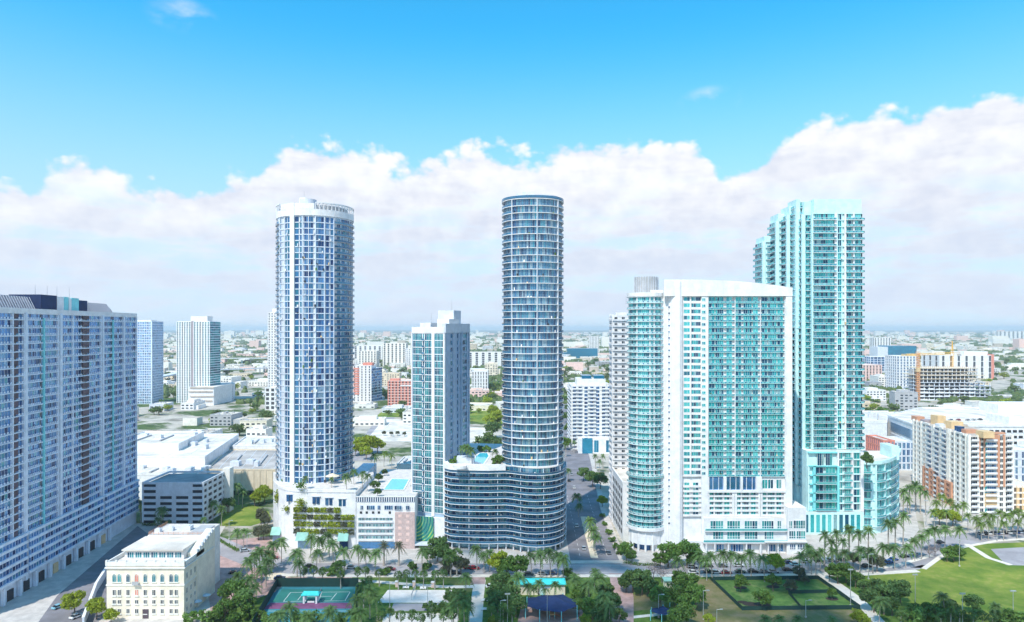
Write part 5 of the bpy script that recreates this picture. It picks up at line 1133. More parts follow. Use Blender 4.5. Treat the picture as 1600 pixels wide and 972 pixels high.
# ================================================================ nearer low buildings
def beige():
    Y0 = 235; x0, x1 = wx(166,Y0), wx(287,Y0)
    T = Thing('beige_building', 'old cream four-storey building with arched top windows at lower left', 'building', ((x0+x1)/2, Y0+11, 0))
    D = 258; zt = 18.2
    b = MB(); b.box(x0, x1, Y0+.25, D, 0, zt, 0, top=1); T.part('wall', b, ['cream','deck'])
    b = MB(); b.strip([(x0-.05,D),(x0-.05,Y0+.2),(x1+.05,Y0+.2),(x1+.05,D-8)], -.35, .25, zt-.02, zt+1.35); T.part('parapet', b, 'offwhite')
    b = MB(); b.strip([(x0-.05,D),(x0-.05,Y0+.2),(x1+.05,Y0+.2),(x1+.05,D)], -.1, .45, zt-.9, zt-.5); T.part('cornice', b, 'offwhite')
    b = MB(); b.strip([(x0,D),(x0,Y0+.25),(x1,Y0+.25),(x1,D)], -.1, .2, 11.3, 11.7); T.part('string_course', b, 'creampale')
    for k in range(9):
        x = x0+(x1-x0)*k/8; q = MB(); q.box(x-.3, x+.3, Y0-.1, Y0+.5, zt+.02, zt+1.9); T.part('parapet_pier', q, 'offwhite')
    X = lambda p: wx(p,Y0)
    def arch(w_, h):
        mb = MB(); n = 8; pts = [(-w_/2,0),(w_/2,0)]+[(w_/2*math.cos(math.pi*k/n), h+w_/2*math.sin(math.pi*k/n)) for k in range(n+1)]
        mb.quad(*[(x,0,z) for x, z in pts], m=0); 
        ring = [(-w_/2,0)]+[(-w_/2*math.cos(math.pi*k/n), h+w_/2*math.sin(math.pi*k/n)) for k in range(n+1)]+[(w_/2,0)]
        for a, c in zip(ring, ring[1:]): mb.bar((a[0],-.06,a[1]),(c[0],-.06,c[1]),.10,m=1)
        mb.bar((0,-.04,0),(0,-.04,h+w_/2),.05,m=1); mb.bar((-w_/2,-.04,h),(w_/2,-.04,h),.05,m=1); mb.box(-w_/2-.25,w_/2+.25,-.25,-.005,-.28,-.02,m=1); return mb
    cols = [178,186,199.6,213,226.5,240,253,267,275]
    for p in cols:
        r = p == 213
        T.inst('arched_window', ('aw',r), lambda: arch(1.3,2.1), ['coral' if r else 'g_teal','creampale'], place(X(p),Y0+.22,0,12.6), size=3)
        for z, h in ((7.9,2.1),(5.0,1.5),(1.7,1.7)):
            T.inst('window', ('bw',h,r and z > 7), win(1.15,h,2,.12), ['coral' if r and z > 7 else 'g_win','creampale'], place(X(p),Y0+.21,0,z), size=2.5)
        for z in (7.7,4.8,1.5): q = MB(); q.box(X(p)-.8,X(p)+.8,Y0-.02,Y0+.24,z-.12,z+.14); T.part('sill', q, 'offwhite')
    q = MB(); q.box(X(213)-1.1,X(213)+1.1,Y0-.9,Y0+.2,11.9,12.2); q.box(X(213)-1.1,X(213)+1.1,Y0-.9,Y0-.82,12.21,13.1); T.part('balcony', q, 'grey')
    q = MB(); q.box(X(227)-1,X(227)+1,Y0+.05,Y0+.4,0,3.2); T.part('door', q, 'brown')
    for k in range(7):
        y = Y0+2.2+k*3.0
        for z, h in ((13,2.3),(8,2),(5,1.5),(1.7,1.7)):
            T.inst('side_window', ('swd',h), win(1.1,h,2,.12), ['g_win','creampale'], place(x1+.03,y,math.pi/2,z), size=2.2)
    # set back glazed top storey, white terrace roof, higher block at the back right
    ys = 241.5
    b = MB(); b.box(x0+2.5, x1-3.2, ys+.3, 256, zt, zt+3.2, 0, top=1); T.part('top_storey', b, ['offwhite','roofwhite'])
    for k in range(7):
        wd = (x1-x0-7)/7; x = x0+3.2+wd*(k+.5); T.inst('top_window', ('tw',), win(wd*.8,2.1,3,.12), ['g_teal','white'], place(x,ys+.27,0,zt+.5), size=wd)
    b = MB(); b.box(x0+2, x1-3, ys-.8, 256.4, zt+3.21, zt+3.7); T.part('flat_roof', b, 'roofwhite')
    b = MB(); b.prism([(x1-3.0,244),(x1+.3,244),(x1+.3,D+1),(x1-3.0,D+1)], 0, 24, slope=lambda x, y: zt+1.5+(y-244)/(D-243)*4.4); T.part('stair_wall', b, 'cream')
    for k in range(7):
        y = 245+k*2; z = zt+1.5+(y-244)/(D-243)*4.4; q = MB(); q.box(x1-.3,x1+.35,y-.5,y+.6,z-.4,z+.8); T.part('parapet_pier', q, 'palegrey')
    b = MB(); b.box(x0+3, x1-2.9, 256.1, D+13, 0, zt+4.2, 0, top=1); T.part('rear_block', b, ['offwhite','deck'])
    for pts in ([(x0+3.2,D+12.5),(x0+3.2,256.5),(x1-3.2,256.5)],):
        for z in (.45,.95): b = MB(); b.strip(pts, -.06, .06, zt+4.2+z, zt+4.3+z); T.part('roof_railing', b, 'rust')
        for k in range(12): q = MB(); x = x0+3.2+(x1-x0-6.4)*k/11; q.bar((x,256.5,zt+4.1),(x,256.5,zt+5.3),.07); T.part('railing_post', q, 'rust')
    b = MB(); b.box(x1-9, x1-3.5, 257.5, 268, zt+4.15, zt+4.5); T.part('roof_deck', b, 'grey')
    units(T, [(x0+5,260),(x0+9,262),(x1-12,263)], zt+4.2, 4)
    T.finish()
beige()
def garage():
    Y = 347; x0, x1 = wx(222,Y), wx(318,Y); zt = 21.6
    T = Thing('parking_garage', 'white seven-level parking garage with dark slots behind the cream building', 'garage', ((x0+x1)/2, 360, 0))
    b = MB(); b.box(x0+.3, x1-.3, Y+.6, 374, 0, zt-1.2, 0, top=1); T.part('deck_core', b, ['dark','roofgrey'])
    n = 7; f = zt/n
    for i in range(n+1):
        z = i*f; q = MB(); q.strip([(x0,374),(x0,Y),(x1,Y),(x1,374.5),(x0,374.5)], -.7, 0, max(0,z-.75), z+.75 if i < n else z+.2); T.part('spandrel', q, 'palegrey')
    for k, u in enumerate((0,.24,.27,.50,.53,.77,.80,1)):
        w_ = .9 if 0 < k < 7 else 1.2; x = x0+(x1-x0)*u; q = MB(); q.box(max(x0,x-w_/2)-.05, min(x1,x+w_/2)+.05, Y-.1, Y+.8, 0, zt); T.part('pier', q, 'palegrey')
    for u0, u1, z0_, z1_ in ((.26,.78,zt-f*1.0+.4,zt),(.0,.02,0,zt),(.78,.8,0,zt)):
        q = MB(); q.box(x0+(x1-x0)*u0, x0+(x1-x0)*u1, Y-.06, Y+.7, z0_-f, z1_); T.part('blank_panel', q, 'palegrey')
    for k in range(5): y = Y+4+k*6; q = MB(); q.box(x1-.7, x1+.08, y, y+1.6, 0, zt); T.part('pier', q, 'palegrey')
    b = MB(); b.box(x1-1, x1+3, 372, 377, 0, zt+2); T.part('stair_tower', b, 'offwhite')
    T.finish()
garage()
def hall(name, label, pts, z, m='white', roof='roofwhite', seed=1, nu=6, cat='hall', par=.8):
    cx_, cy_ = sum(p[0] for p in pts)/len(pts), sum(p[1] for p in pts)/len(pts)
    T = Thing(name, label, cat, (cx_, cy_, 0)); b = MB(); b.prism(pts, 0, z, top=1); T.part('wall', b, [m, roof])
    b = MB(); b.strip(pts, -.45, .12, z-.02, z+par, closed=True); T.part('parapet', b, m)
    rr = random.Random(seed); P = [(cx_+(pts[0][0]-cx_)*rr.uniform(-.7,.7)+(pts[1][0]-cx_)*rr.uniform(-.4,.4), cy_+(pts[0][1]-cy_)*rr.uniform(-.7,.7)) for _ in range(nu)]
    units(T, P, z, seed, s=1.6)
    L = lambda a, c, u: (a[0]+(c[0]-a[0])*u, a[1]+(c[1]-a[1])*u)
    for k in range(1, 7):        # lapped roof sheets and a pair of ducts
        u = k/7; q = MB(); q.strip([L(pts[0],pts[1],u), L(pts[3],pts[2],u)] if len(pts) > 3 else pts[:2], -.12, .12, z-.02, z+.09); T.part('roof_seam', q, 'palegrey')
    for u in (.28, .63):
        a, c = L(pts[0],pts[1],u), L(pts[3],pts[2],u); q = MB(); q.strip([L(a,c,.25), L(a,c,.7)], -.5, .5, z+.1, z+.9); T.part('roof_duct', q, 'grey')
    return T
hall('mall_hall', 'big white-roofed mall hall behind the parking garage', [(-275,418),(-188,418),(-203,507),(-280,507)], 21, seed=2, nu=9)
hall('mall_hall', 'lower white mall front between the garage and the big white hall', [(-262,392),(-181,392),(-184,417.6),(-262,417.6)], 15.5, seed=3)
T = hall('mall_hall', 'mall hall with a weathered beige blank wall and grey roof left of the podium', [(-183.5,410),(-137,410),(-150,478),(-200,478)], 14.7, 'beigewall', 'roofwarm', 5, 3)
for k in range(12):
    q = MB(); x = -181+k*3.7; q.box(x-.12, x+.12, 409.7, 410.2, 0, 14.7); T.part('pilaster', q, 'beigewall')
q = MB(); q.box(-178,-140,409.6,410.2,0,2.6); T.part('loading_opening', q, 'dark')
hall('mall_hall', 'narrow white hall with a row of slots behind the grey mall roof', [(-196,479),(-150,479),(-158,520),(-203,520)], 17, seed=6, nu=4)
hall('mall_hall', 'white raised roof block on the mall hall near the left slab', [(-262,440),(-215,440),(-222,492),(-265,492)], 25, seed=8, nu=4)
hall('villa', 'small white building with a round bay right of the round tower terrace', [(wx(620,430),430),(wx(650,430),430),(wx(650,430),455),(wx(622,430),455)], 14, 'offwhite', seed=9, nu=1, cat='building')
hall('villa', 'low white house beside the sunlit tree right of the round tower', [(wx(548,395),395),(wx(566,395),395),(wx(566,395),412),(wx(548,395),412)], 12, 'white', seed=10, nu=1, cat='building')
# annex by the drive
hall('loading_annex', 'low pale annex with dark roof at the foot of the slab block', [(-160,278),(-136,284),(-140,300),(-165,294)], 5.5, 'palegrey', 'roofgrey', 12, 2, 'annex')
T = Thing('ramp_wall', 'pale curved ramp wall beside the drive left of the cream building', 'wall', (-158,245,0)); q = MB(); q.strip(poly((130,980),(150,925),(168,896),(196,882)), -.3, .3, 0, 3.2); T.part('wall', q, 'palegrey'); q = MB(); q.strip(poly((130,980),(150,925),(168,896),(196,882)), -.45, .45, 3.2, 3.5); T.part('coping', q, 'white')
# ---- orange and cream condominium on the right
def condo():
    A, B, Cc = (wx(1427,432),432), (wx(1514,368),368), (wx(1582,368),368); zt = 41.5
    T = Thing('apartment_building', 'cream and rust-orange condominium with balconies behind palms at right', 'apartment block', (B[0]+10, 395, 0))
    b = MB(); b.prism([A,B,Cc,(Cc[0]+4,400),(A[0]+14,452)], 0, zt, top=1); T.part('wall', b, ['creampale','rooftan'])
    n = 14; f = zt/n; W2 = (2,'g_win'); N_ = None
    us = [0,.03,.07,.12,.16,.21,.25,.29,.36,.40,.43,.50,.53,.56,.63,.66,.69,.72,.77,.81,.86,.90,.95,.98,1]
    cells = [N_,W2,N_,W2,N_,W2,N_,(3,'g_navy'),N_,N_,(3,'g_navy'),N_,N_,(3,'g_navy'),N_,N_,N_,W2,N_,W2,N_,W2,N_,N_]
    facade(T, sub(A,B,us), 0, n, f, cells, slab=('creampale',.12,1.1), rail=('creampale',1.3,.95,[(7,8),(10,11),(13,14)]), frame='creampale', piers=[(k,.8,.35,'creampale') for k in (0,2,4,6,9,12,15,16,18,20,22,24)], slabtop=False)
    for u0,u1,z1 in ((.24,.43,15.5),(.5,.74,13.5)):
        pts = offset(sub(A,B,[u0,u1]), 1.0); facade(T, sub(pts[0],pts[1],[0,.1,.26,.4,.6,.74,.9,1]), 0, int(z1/f), f, [N_,W2,N_,W2,N_,W2,N_], slab=('rust',.15,1.2), frame='rust', slabname='rust_band', piers=[(k,1.5,.3,'rust') for k in (0,2,4,7)])
    xs = [0,.03,.20,.25,.33,.36,.42,.62,.66,.70,.78,.84,.97,1]
    cells = [N_,(3,'g_win'),N_,(2,'g_win'),N_,(1,'g_aqua'),(4,'g_navy'),N_,N_,(2,'g_win'),N_,(3,'g_win'),N_]
    facade(T, sub(B,Cc,xs), 0, n, f, cells, slab=('creampale',.2,.95), rail=('white',1.3,.85,[(1,2),(5,7),(11,12)]), frame='creampale', piers=[(0,1.2,.4,'creampale'),(13,1.0,.4,'creampale'),(2,.8,.5,'creampale')], slabtop=False)
    for u0,u1 in ((.215,.25),(.33,.36),(.64,.70),(.78,.82)):
        q = MB(); q.strip(sub(B,Cc,[u0,u1]), -.2, .55, 14.5, zt+1.2); T.part('rust_pier', q, 'rust')
    q = MB(); q.strip(sub(B,Cc,[.36,.64]), -.2, .5, zt-2.4, zt+1.5); T.part('rust_gable', q, 'rust'); q = MB(); q.strip(sub(B,Cc,[.22,.82]), -2, .7, zt+1.5, zt+2.4); T.part('rust_cornice', q, 'rust')
    q = MB(); q.strip(sub(B,Cc,[.36,.63]), -.2, .45, 4, 11); T.part('entrance_panel', q, 'ochre')
    D = Vector((A[0]-B[0],A[1]-B[1])); 
    def rb(u, v, w_, d, h, m):
        x, y = B[0]+D.x*u+v, B[1]+D.y*u+v*.6; q = MB(); q.box(x-w_/2,x+w_/2,y,y+d,zt-.1,zt+h); T.part('roof_house', q, m)
    rb(.95,5,5,6,2.6,'rust'); rb(.62,9,5,7,5.5,'ochre'); rb(.36,10,7,7,4.0,'ochre'); rb(.5,4,5,4,1.8,'palegrey'); rb(.1,9,7,5,2,'rust'); rb(-.15,9,6,6,3.4,'ochre'); rb(.2,5,3,4,3.2,'g_navy'); rb(.78,7,9,4,1.8,'slate'); rb(.45,12,16,5,1.6,'rooftan')
    for u in (.2,.45,.8): q = MB(); q.strip(sub(A,B,[u,u+.12]), -.3, .4, zt-.02, zt+1.0); T.part('parapet', q, 'creampale')
    T.finish()
condo()
def deckbuilding():
    pts = [(wx(1387,585),585),(wx(1433,520),520),(wx(1640,520),520),(wx(1640,640),640),(wx(1440,640),640)]
    T = Thing('parking_deck', 'large white parking deck with roof parking behind the orange condominium', 'garage', (300, 570, 0))
    b = MB(); b.prism(pts, 0, 25, top=1); T.part('wall', b, ['white','roofwhite']); b = MB(); b.strip(pts, -.5, .4, 24.9, 26.2, closed=True); T.part('parapet', b, 'white')
    q = MB(); q.strip(sub(pts[0],pts[1],[.12,.92]), -.2, .25, 14, 21); T.part('glass_band', q, 'g_navy'); q = MB(); q.strip(sub(pts[0],pts[1],[.12,.92]), -.2, .5, 6, 12); T.part('screen_band', q, 'palegrey')
    for i in range(5):
        q = MB(); q.strip(sub(pts[1],pts[2],[.05,.98]), -.2, .12, 3+i*4.4, 4.9+i*4.4); T.part('opening', q, 'dark')
        for j in range(22):
            u = .05+.93*j/21; x = pts[1][0]+(pts[2][0]-pts[1][0])*u; q = MB(); q.box(x-.6,x+.6,519.7,520.3,2.8+i*4.4,5.0+i*4.4); T.part('pier', q, 'white')
    q = MB(); q.box(wx(1555,545),wx(1578,545),530,556,20,31); T.part('stair_tower', q, 'white'); q = MB(); q.box(wx(1560,600),wx(1640,600),600,625,25,33); T.part('stair_tower', q, 'white')
    T.finish(); return pts
DK = deckbuilding()
T, *_ = block('office_building', 'dark red brick building between the turquoise wing and the condominium', 'building', 1381, 1398, 690, Y=470, depth=24, m='coral', cols=3, fh=4, g='g_navy', bay=.5); T.finish()
T, *_ = block('office_building', 'low grey-blue building just left of the orange condominium', 'building', 1396, 1430, 692, Y=480, depth=24, m='palegrey', cols=5, fh=4, g='g_blue', bay=.7); T.finish()
T, *_ = block('office_building', 'grey building with blue windows at the right edge behind the condominium', 'building', 1584, 1625, 706, Y=420, depth=24, m='palegrey', cols=4, fh=4.2, g='g_blue', bay=.4, side=False); T.finish()
T, *_ = block('apartment_building', 'low cream and orange wing right of the condominium front', 'building', 1583, 1625, 762, Y=372, depth=20, m='ochre', cols=5, fh=3.2, g='g_win', bay=.5, slabm='creampale', side=False); T.finish()
hall('warehouse', 'plain white warehouse right of the turquoise tower', [(wx(1345,560),560),(wx(1386,560),560),(wx(1388,640),640),(wx(1345,640),640)], 22, seed=15, nu=3)
hall('warehouse', 'white flat hall right of the big deck at the edge', [(wx(1590,470),470),(wx(1640,470),470),(wx(1640,500),500),(wx(1590,500),500)], 18, seed=16, nu=3)
# ================================================================ street and park trees: (px, py of crown, relative height)
row('cocodark', 'before the white podium with planters', [(487,841),(500,844,1.1),(519,850,1.1),(496,864,.9),(536,861),(558,858),(571,864,.9),(588,864),(661,861,.95),(512,838,1.05)])
row('date', 'before the white ribbon windows of the podium', [(600,852,1.15),(623,852,1.15)])
row('cocodark', 'by the pink plaza left of the seafoam awnings', [(426,852,1.1),(417,878,1.1),(409,890),(464,864,1.05),(467,880,.9),(406,861,1.1),(398,868),(388,878),(440,846,1.0),(421,866,.9)])
row('dark', 'under the green mural', [(684,853,1.15),(672,866,.7),(694,862,.9)])
row('sabal', 'along the park path before the podium', [(475,892),(490,891),(504,893),(532,897),(559,893),(571,892),(577,906,.9),(592,896,.9)])
row('sabal', 'in the clipped line before the mural', [(622,899),(635,897),(649,897),(662,898),(680,898),(693,897)])
row('bushlit', 'by the road before the podium', [(517,893,1.5),(603,893,1.2),(645,884,1.3),(668,886,1.3)])
row('dark', 'spreading low in the road before the podium', [(529,884,.62)])
row('coco', 'between the tennis court and the sand court', [(558,937,1.05),(562,958),(570,912,1.0),(577,924,1.1),(585,934,.9),(549,960,.9)])
row('sabal', 'in the bottom row below the sand court', [(594,962),(609,958),(626,962),(644,961),(657,966),(674,959),(693,962),(706,960)])
row('cocodark', 'over the near edge of the tennis court', [(452,951,1.1),(516,957,1.1),(437,962),(480,964)])
row('bushlit', 'along the bottom edge by the tennis court', [(405,964,1.6),(425,968,1.6),(468,966,1.7),(492,966,1.6),(534,968,1.6),(386,958,1.8)])
row('broad', 'beside the cream building at lower left', [(365,922,1.15),(378,940,.95),(352,950,.8)])
row('lit', 'at lower left before the long slab block', [(116,938,.95),(151,946,.8),(173,960,.55)])
row('coco', 'in the grass strip left of the tennis court', [(390,905,1.0),(398,918,.9),(383,926,.9),(371,900,.9)])
row('bushlit', 'at the bottom edge below the cream building', [(300,964,1.5),(324,963,1.8),(345,962,1.6),(362,966,1.4)])
row('sabal', 'tall before the left corner of the wavy wing', [(704,869,1.5),(714,867,1.55),(699,875,1.25)])
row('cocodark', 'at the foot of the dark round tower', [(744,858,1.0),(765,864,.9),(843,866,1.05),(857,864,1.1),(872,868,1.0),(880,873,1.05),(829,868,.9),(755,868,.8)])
row('lit', 'before the dark round tower', [(780,876,1.1)])
row('broad', 'before the dark round tower', [(808,880,1.15),(792,884,.9)])
row('greyt', 'at the left foot of the dark round tower', [(720,880,.8),(696,884,.7)])
row('coco', 'beside the pale path into the park', [(728,902,.9),(713,930,1.0),(722,938,1.1),(730,948,.9),(708,948,.9)])
row('bush', 'around the near end of the sand court', [(716,934,2.2),(706,928,1.6),(672,947,1.4),(698,948,1.6)])
row('dark', 'left of the turquoise-roofed park house', [(784,908,1.0),(792,926,1.0),(778,938,.9),(806,942,.85),(775,921,.8)])
row('coco', 'in front of the turquoise-roofed park house', [(810,903,1.15),(826,917,.75),(842,912,.85),(868,914,.8),(835,920,.6),(852,921,.6)])
row('cocodark', 'right of the turquoise-roofed park house', [(898,904,.95),(920,911,1.0),(936,903,1.05),(944,932,1.0),(952,947,.95),(930,894,.8)])
row('broad', 'right of the navy shade sail', [(908,926,.8),(926,946,.85),(904,944,.6),(938,958,.6),(888,895,.55)])
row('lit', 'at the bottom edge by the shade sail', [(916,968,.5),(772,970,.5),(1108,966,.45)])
row('sabal', 'left of the navy shade sail', [(768,952),(786,950),(800,956),(780,965,.9)])
row('coco', 'on the median of the side street', [(922,814,1.1),(927,829,1.05),(932,840,.9)])
row('dark', 'arching over the side street', [(912,738,1.0),(926,745,1.15),(938,748,1.1)])
row('cocodark', 'standing in the side street', [(901,775,.95),(905,790,.7),(888,735,.8)])
row('lit', 'on the right pavement of the side street', [(941,781,.7)])
row('bushlit', 'in the verge right of the side street', [(951,832,1.1),(956,843,1.0),(962,854,1.1),(945,818,.9),(968,863,1.1),(941,806,.9)])
row('broad', 'at the corner under the rounded glass tower', [(979,858,.85),(987,867,.6)])
row('royal', 'far up the side street by the stepped tower', [(897,690,.8),(884,695,.8),(930,712,.8),(942,712,.8),(937,720,.7)])
row('broad', 'before the white block', [(1044,862,1.15),(1074,860,1.25),(1032,872,.8),(1085,872,.8)])
row('coco', 'along the kerb before the white block', [(1059,876,.95),(1093,868,1.0),(1110,869,1.05),(1129,866,1.1),(1144,868,1.05),(1158,872,.95),(1172,866,1.1),(1191,873,1.0),(1102,876,.9)])
row('lit', 'before the right end of the white block', [(1211,876,.85)])
row('coco', 'between the white block and the turquoise tower', [(1252,868,.9),(1263,857,1.0),(1275,868,.95),(1283,862,.9)])
row('dark', 'at the pink plaza across the side street', [(989,903,.95),(1003,906,1.0),(1013,912,.8),(978,909,.7)])
row('bare', 'by the small cream kiosk', [(1021,888,.8),(1034,895,.7)])
row('broad', 'in the park beside the small cream kiosk', [(1076,909,1.0),(1062,903,.8),(1031,930,.9),(1055,926,.85),(1087,928,.95),(1068,938,.7),(1072,957,.9),(1058,962,.8)])
row('dark', 'along the pink path right of the shade sail', [(948,924,.8),(957,938,.7),(968,960,.6),(943,960,.8)])
row('broad', 'standing alone inside the fenced dog lawn', [(1157,908,.72),(1208,907,.72),(1191,933,.75)])
row('greyt', 'by the far corner of the dog lawn', [(1235,913,.55),(1248,893,.6),(1258,905,.4)])
row('coco', 'along the bottom edge below the dog lawn', [(1196,968,.8),(1218,968,.8),(1247,968,.7),(1300,968,.6)])
row('royal', 'in the front row before the turquoise tower', [(1289,836,1.1),(1307,833,1.1),(1327,827,1.15),(1342,833,1.1),(1357,829,1.15),(1300,848,.9),(1317,846,.9)])
row('royal', 'before the rounded low wing', [(1388,818,1.1),(1399,815,1.1),(1412,806,1.15)])
row('cocodark', 'along the street right of the white block', [(1267,863,1.0),(1302,862,1.0),(1320,864,.9),(1346,860,1.0),(1361,862,1.0),(1381,855,1.0),(1397,856,1.0),(1418,856,.95)])
row('coco', 'at the bend of the street before the condominium', [(1440,841,1.0),(1451,832,1.0),(1460,828,1.05),(1477,827,1.05),(1499,828,1.0),(1428,846,.9)])
row('royal', 'in the sunny row left of the condominium', [(1421,762,1.2),(1430,757,1.2),(1438,764,1.15),(1412,768,1.1),(1446,770,1.0),(1418,780,.9)])
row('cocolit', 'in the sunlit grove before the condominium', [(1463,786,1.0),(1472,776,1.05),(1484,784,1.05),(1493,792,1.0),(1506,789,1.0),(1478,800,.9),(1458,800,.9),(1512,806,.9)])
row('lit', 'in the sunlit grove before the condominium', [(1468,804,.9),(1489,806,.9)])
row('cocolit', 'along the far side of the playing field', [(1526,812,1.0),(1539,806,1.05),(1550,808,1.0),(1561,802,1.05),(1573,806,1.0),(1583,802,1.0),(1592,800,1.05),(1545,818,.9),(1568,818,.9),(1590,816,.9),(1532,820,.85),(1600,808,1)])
row('broad', 'along the park path below the turquoise tower', [(1309,890,.95),(1322,892,.8),(1337,902,.7),(1296,893,.6),(1300,925,.45)])
row('greyt', 'by the edge of the playing field', [(1370,877,.75),(1333,872,.6)])
row('bare', 'at the left end of the playing field hedge', [(1461,856,.7),(1452,860,.6)])
row('broad', 'in the hedge clump on the playing field', [(1490,860,.8),(1480,864,.65),(1500,863,.6)])
row('dark', 'at the near corner of the playing field', [(1381,930,1.15),(1407,920,1.0),(1365,934,.9),(1394,941,.8),(1352,916,.6),(1372,915,.7)])
row('cocodark', 'standing near the bottom of the playing field', [(1473,932,.85),(1556,947,.75),(1377,940,.9)])
row('dark', 'low at the bottom of the playing field', [(1521,940,.7),(1486,946,.6)])
row('sabal', 'in the bottom row of the playing field', [(1486,958),(1500,958),(1521,962),(1535,962),(1408,962),(1470,966,.9),(1551,966,.9)])
row('bushlit', 'along the bottom edge of the playing field', [(1440,957,2.4),(1456,962,2.2),(1425,964,2.2),(1572,966,2.2),(1590,965,2.2),(1507,968,1.8),(1474,955,2)])
row('lit', 'beside the bottom of the slanting path', [(1340,961,.55),(1349,966,.5)])
row('dark', 'in the lot beside the parking garage', [(347,775,1.25),(338,786,.9),(356,786,.9)])
row('coco', 'right of the parking garage', [(333,787,1.0),(346,795,1.0),(370,760,1.15),(379,768,1.0)])
row('lit', 'in the green lot left of the podium', [(405,772,1.0),(413,768,1.1),(398,778,.8)])
row('greyt', 'at the left corner of the podium', [(408,803,.85),(413,812,.7),(412,828,.8),(404,830,.7)])
row('coco', 'on the traffic island before the garage', [(370,831,.9),(382,831,.9)])
row('cocodark', 'in front of the parking garage', [(253,797,1.0),(220,786,1.1),(247,812,.7),(262,816,.6),(318,812,.8)])
row('lit', 'behind the terrace right of the round tower', [(563,693,1.5),(578,690,1.7),(590,694,1.3),(572,704,1.2),(556,700,1.1)])
row('cocolit', 'by the villa behind the podium pool', [(602,708,1.1),(612,713,1.0)])
row('greyt', 'in the white lot behind the podium pool', [(600,676,.5),(611,677,.5),(621,676,.5),(632,677,.5)])
row('dark', 'behind the pool between the teal and dark towers', [(770,668,1.6),(760,690,1.3),(774,690,1.3)])
row('lit', 'left edge of the dark round tower', [(770,640,1.7),(776,650,1.7),(764,655,1.4)])
row('broad', 'in the gap right of the dark tower', [(884,622,1.2),(886,650,1.2),(889,668,1.2),(884,690,1.2),(888,636,1.1)])
# roof gardens
row('cocodark', 'on the roof terrace of the podium', [(541,744,.8),(553,737,.7),(567,740,.75),(575,744,.7),(477,747,.6),(518,748,.5),(585,712,.9)], z=25.4)
row('dark', 'around the podium swimming pool', [(586,757,.55),(592,745,.5),(590,768,.45),(601,737,.4),(646,760,.35)], z=23)
row('cocodark', 'beside the pool on the wavy wing', [(729,699,.9),(736,703,.8),(722,700,.7),(774,705,.6)], z=37.6)
row('bushlit', 'around the pool on the wavy wing', [(714,719,1.3),(708,722,1.2),(776,722,1.6),(781,718,1.5),(752,701,1.3),(760,702,1.3)], z=37.6)
row('dark', 'on the roof of the rounded low wing', [(1354,718,.7),(1351,712,.6)], z=34)
# ================================================================ cars
def carmeshes(paint, van=False):
    L_, w_, h = (4.9,.95,1.9) if van else (4.5,.9,1.42); b = MB(); z1 = .82 if not van else 1.05
    prof = [(-L_/2,.32),(-L_/2,z1-.12),(-L_/2+.15,z1),(L_/2-.9,z1-.06),(L_/2-.08,z1-.22),(L_/2,.36)]
    i = len(b.v); n = len(prof)
    for y, s_ in ((-w_,1),(w_,1)): b.v += [(x, y, z) for x, z in prof]
    for k in range(n): j = (k+1) % n; b.f.append((i+k, i+n+k, i+n+j, i+j)); b.m.append(0)
    b.f.append(tuple(i+k for k in range(n))); b.m.append(0); b.f.append(tuple(i+n+k for k in reversed(range(n)))); b.m.append(0)
    c = MB(); a0, a1, t0, t1 = (-L_/2+.12,L_/2-1.25,-L_/2+.3,L_/2-1.9) if van else (-L_/2+.45,L_/2-1.15,-L_/2+1.05,L_/2-2.0)
    lo = [(a0,-w_*.95,z1-.03),(a1,-w_*.95,z1-.05),(a1,w_*.95,z1-.05),(a0,w_*.95,z1-.03)]; hi = [(t0,-w_*.76,h-.06),(t1,-w_*.76,h-.06),(t1,w_*.76,h-.06),(t0,w_*.76,h-.06)]
    for k in range(4): j = (k+1) % 4; c.quad(lo[k],lo[j],hi[j],hi[k])
    r = MB(); r.box(t0-.04,t1+.04,-w_*.78,w_*.78,h-.07,h)
    wh = MB(); 
    wh.bar((0,-.11,0),(0,.11,0),.33,n=10)
    li = MB(); li.box(-.03,.04,-.2,.2,-.08,.08)
    p = 'car_'+paint
    return b.mesh('body',p), c.mesh('cabin_glass','g_car'), r.mesh('roof',p), wh.mesh('wheel','black'), li.mesh('headlight','line'), L_, w_
CM = {}
def car(paint, x, y, ang, label, van=False):
    if (paint, van) not in CM: CM[(paint, van)] = carmeshes(paint, van)
    b, c, r, wh, li, L_, w_ = CM[(paint, van)]
    root = bpy.data.objects.new('parked_car', None); C.objects.link(root); root.location = (x, y, .08); root.rotation_euler = (0,0,ang); tag(root, label, 'van' if van else 'car', 'cars in the streets by the park')
    for nm, me, loc in [('body',b,(0,0,0)),('cabin_glass',c,(0,0,0)),('roof',r,(0,0,0))]+[('wheel',wh,(sx_*L_*.31,sy_*w_*.92,.33)) for sx_ in (-1,1) for sy_ in (-1,1)]+[('headlight',li,(L_/2-.02,sy_*w_*.66,.58)) for sy_ in (-1,1)]:
        o = bpy.data.objects.new(nm, me); C.objects.link(o); o.parent = root; o.location = loc
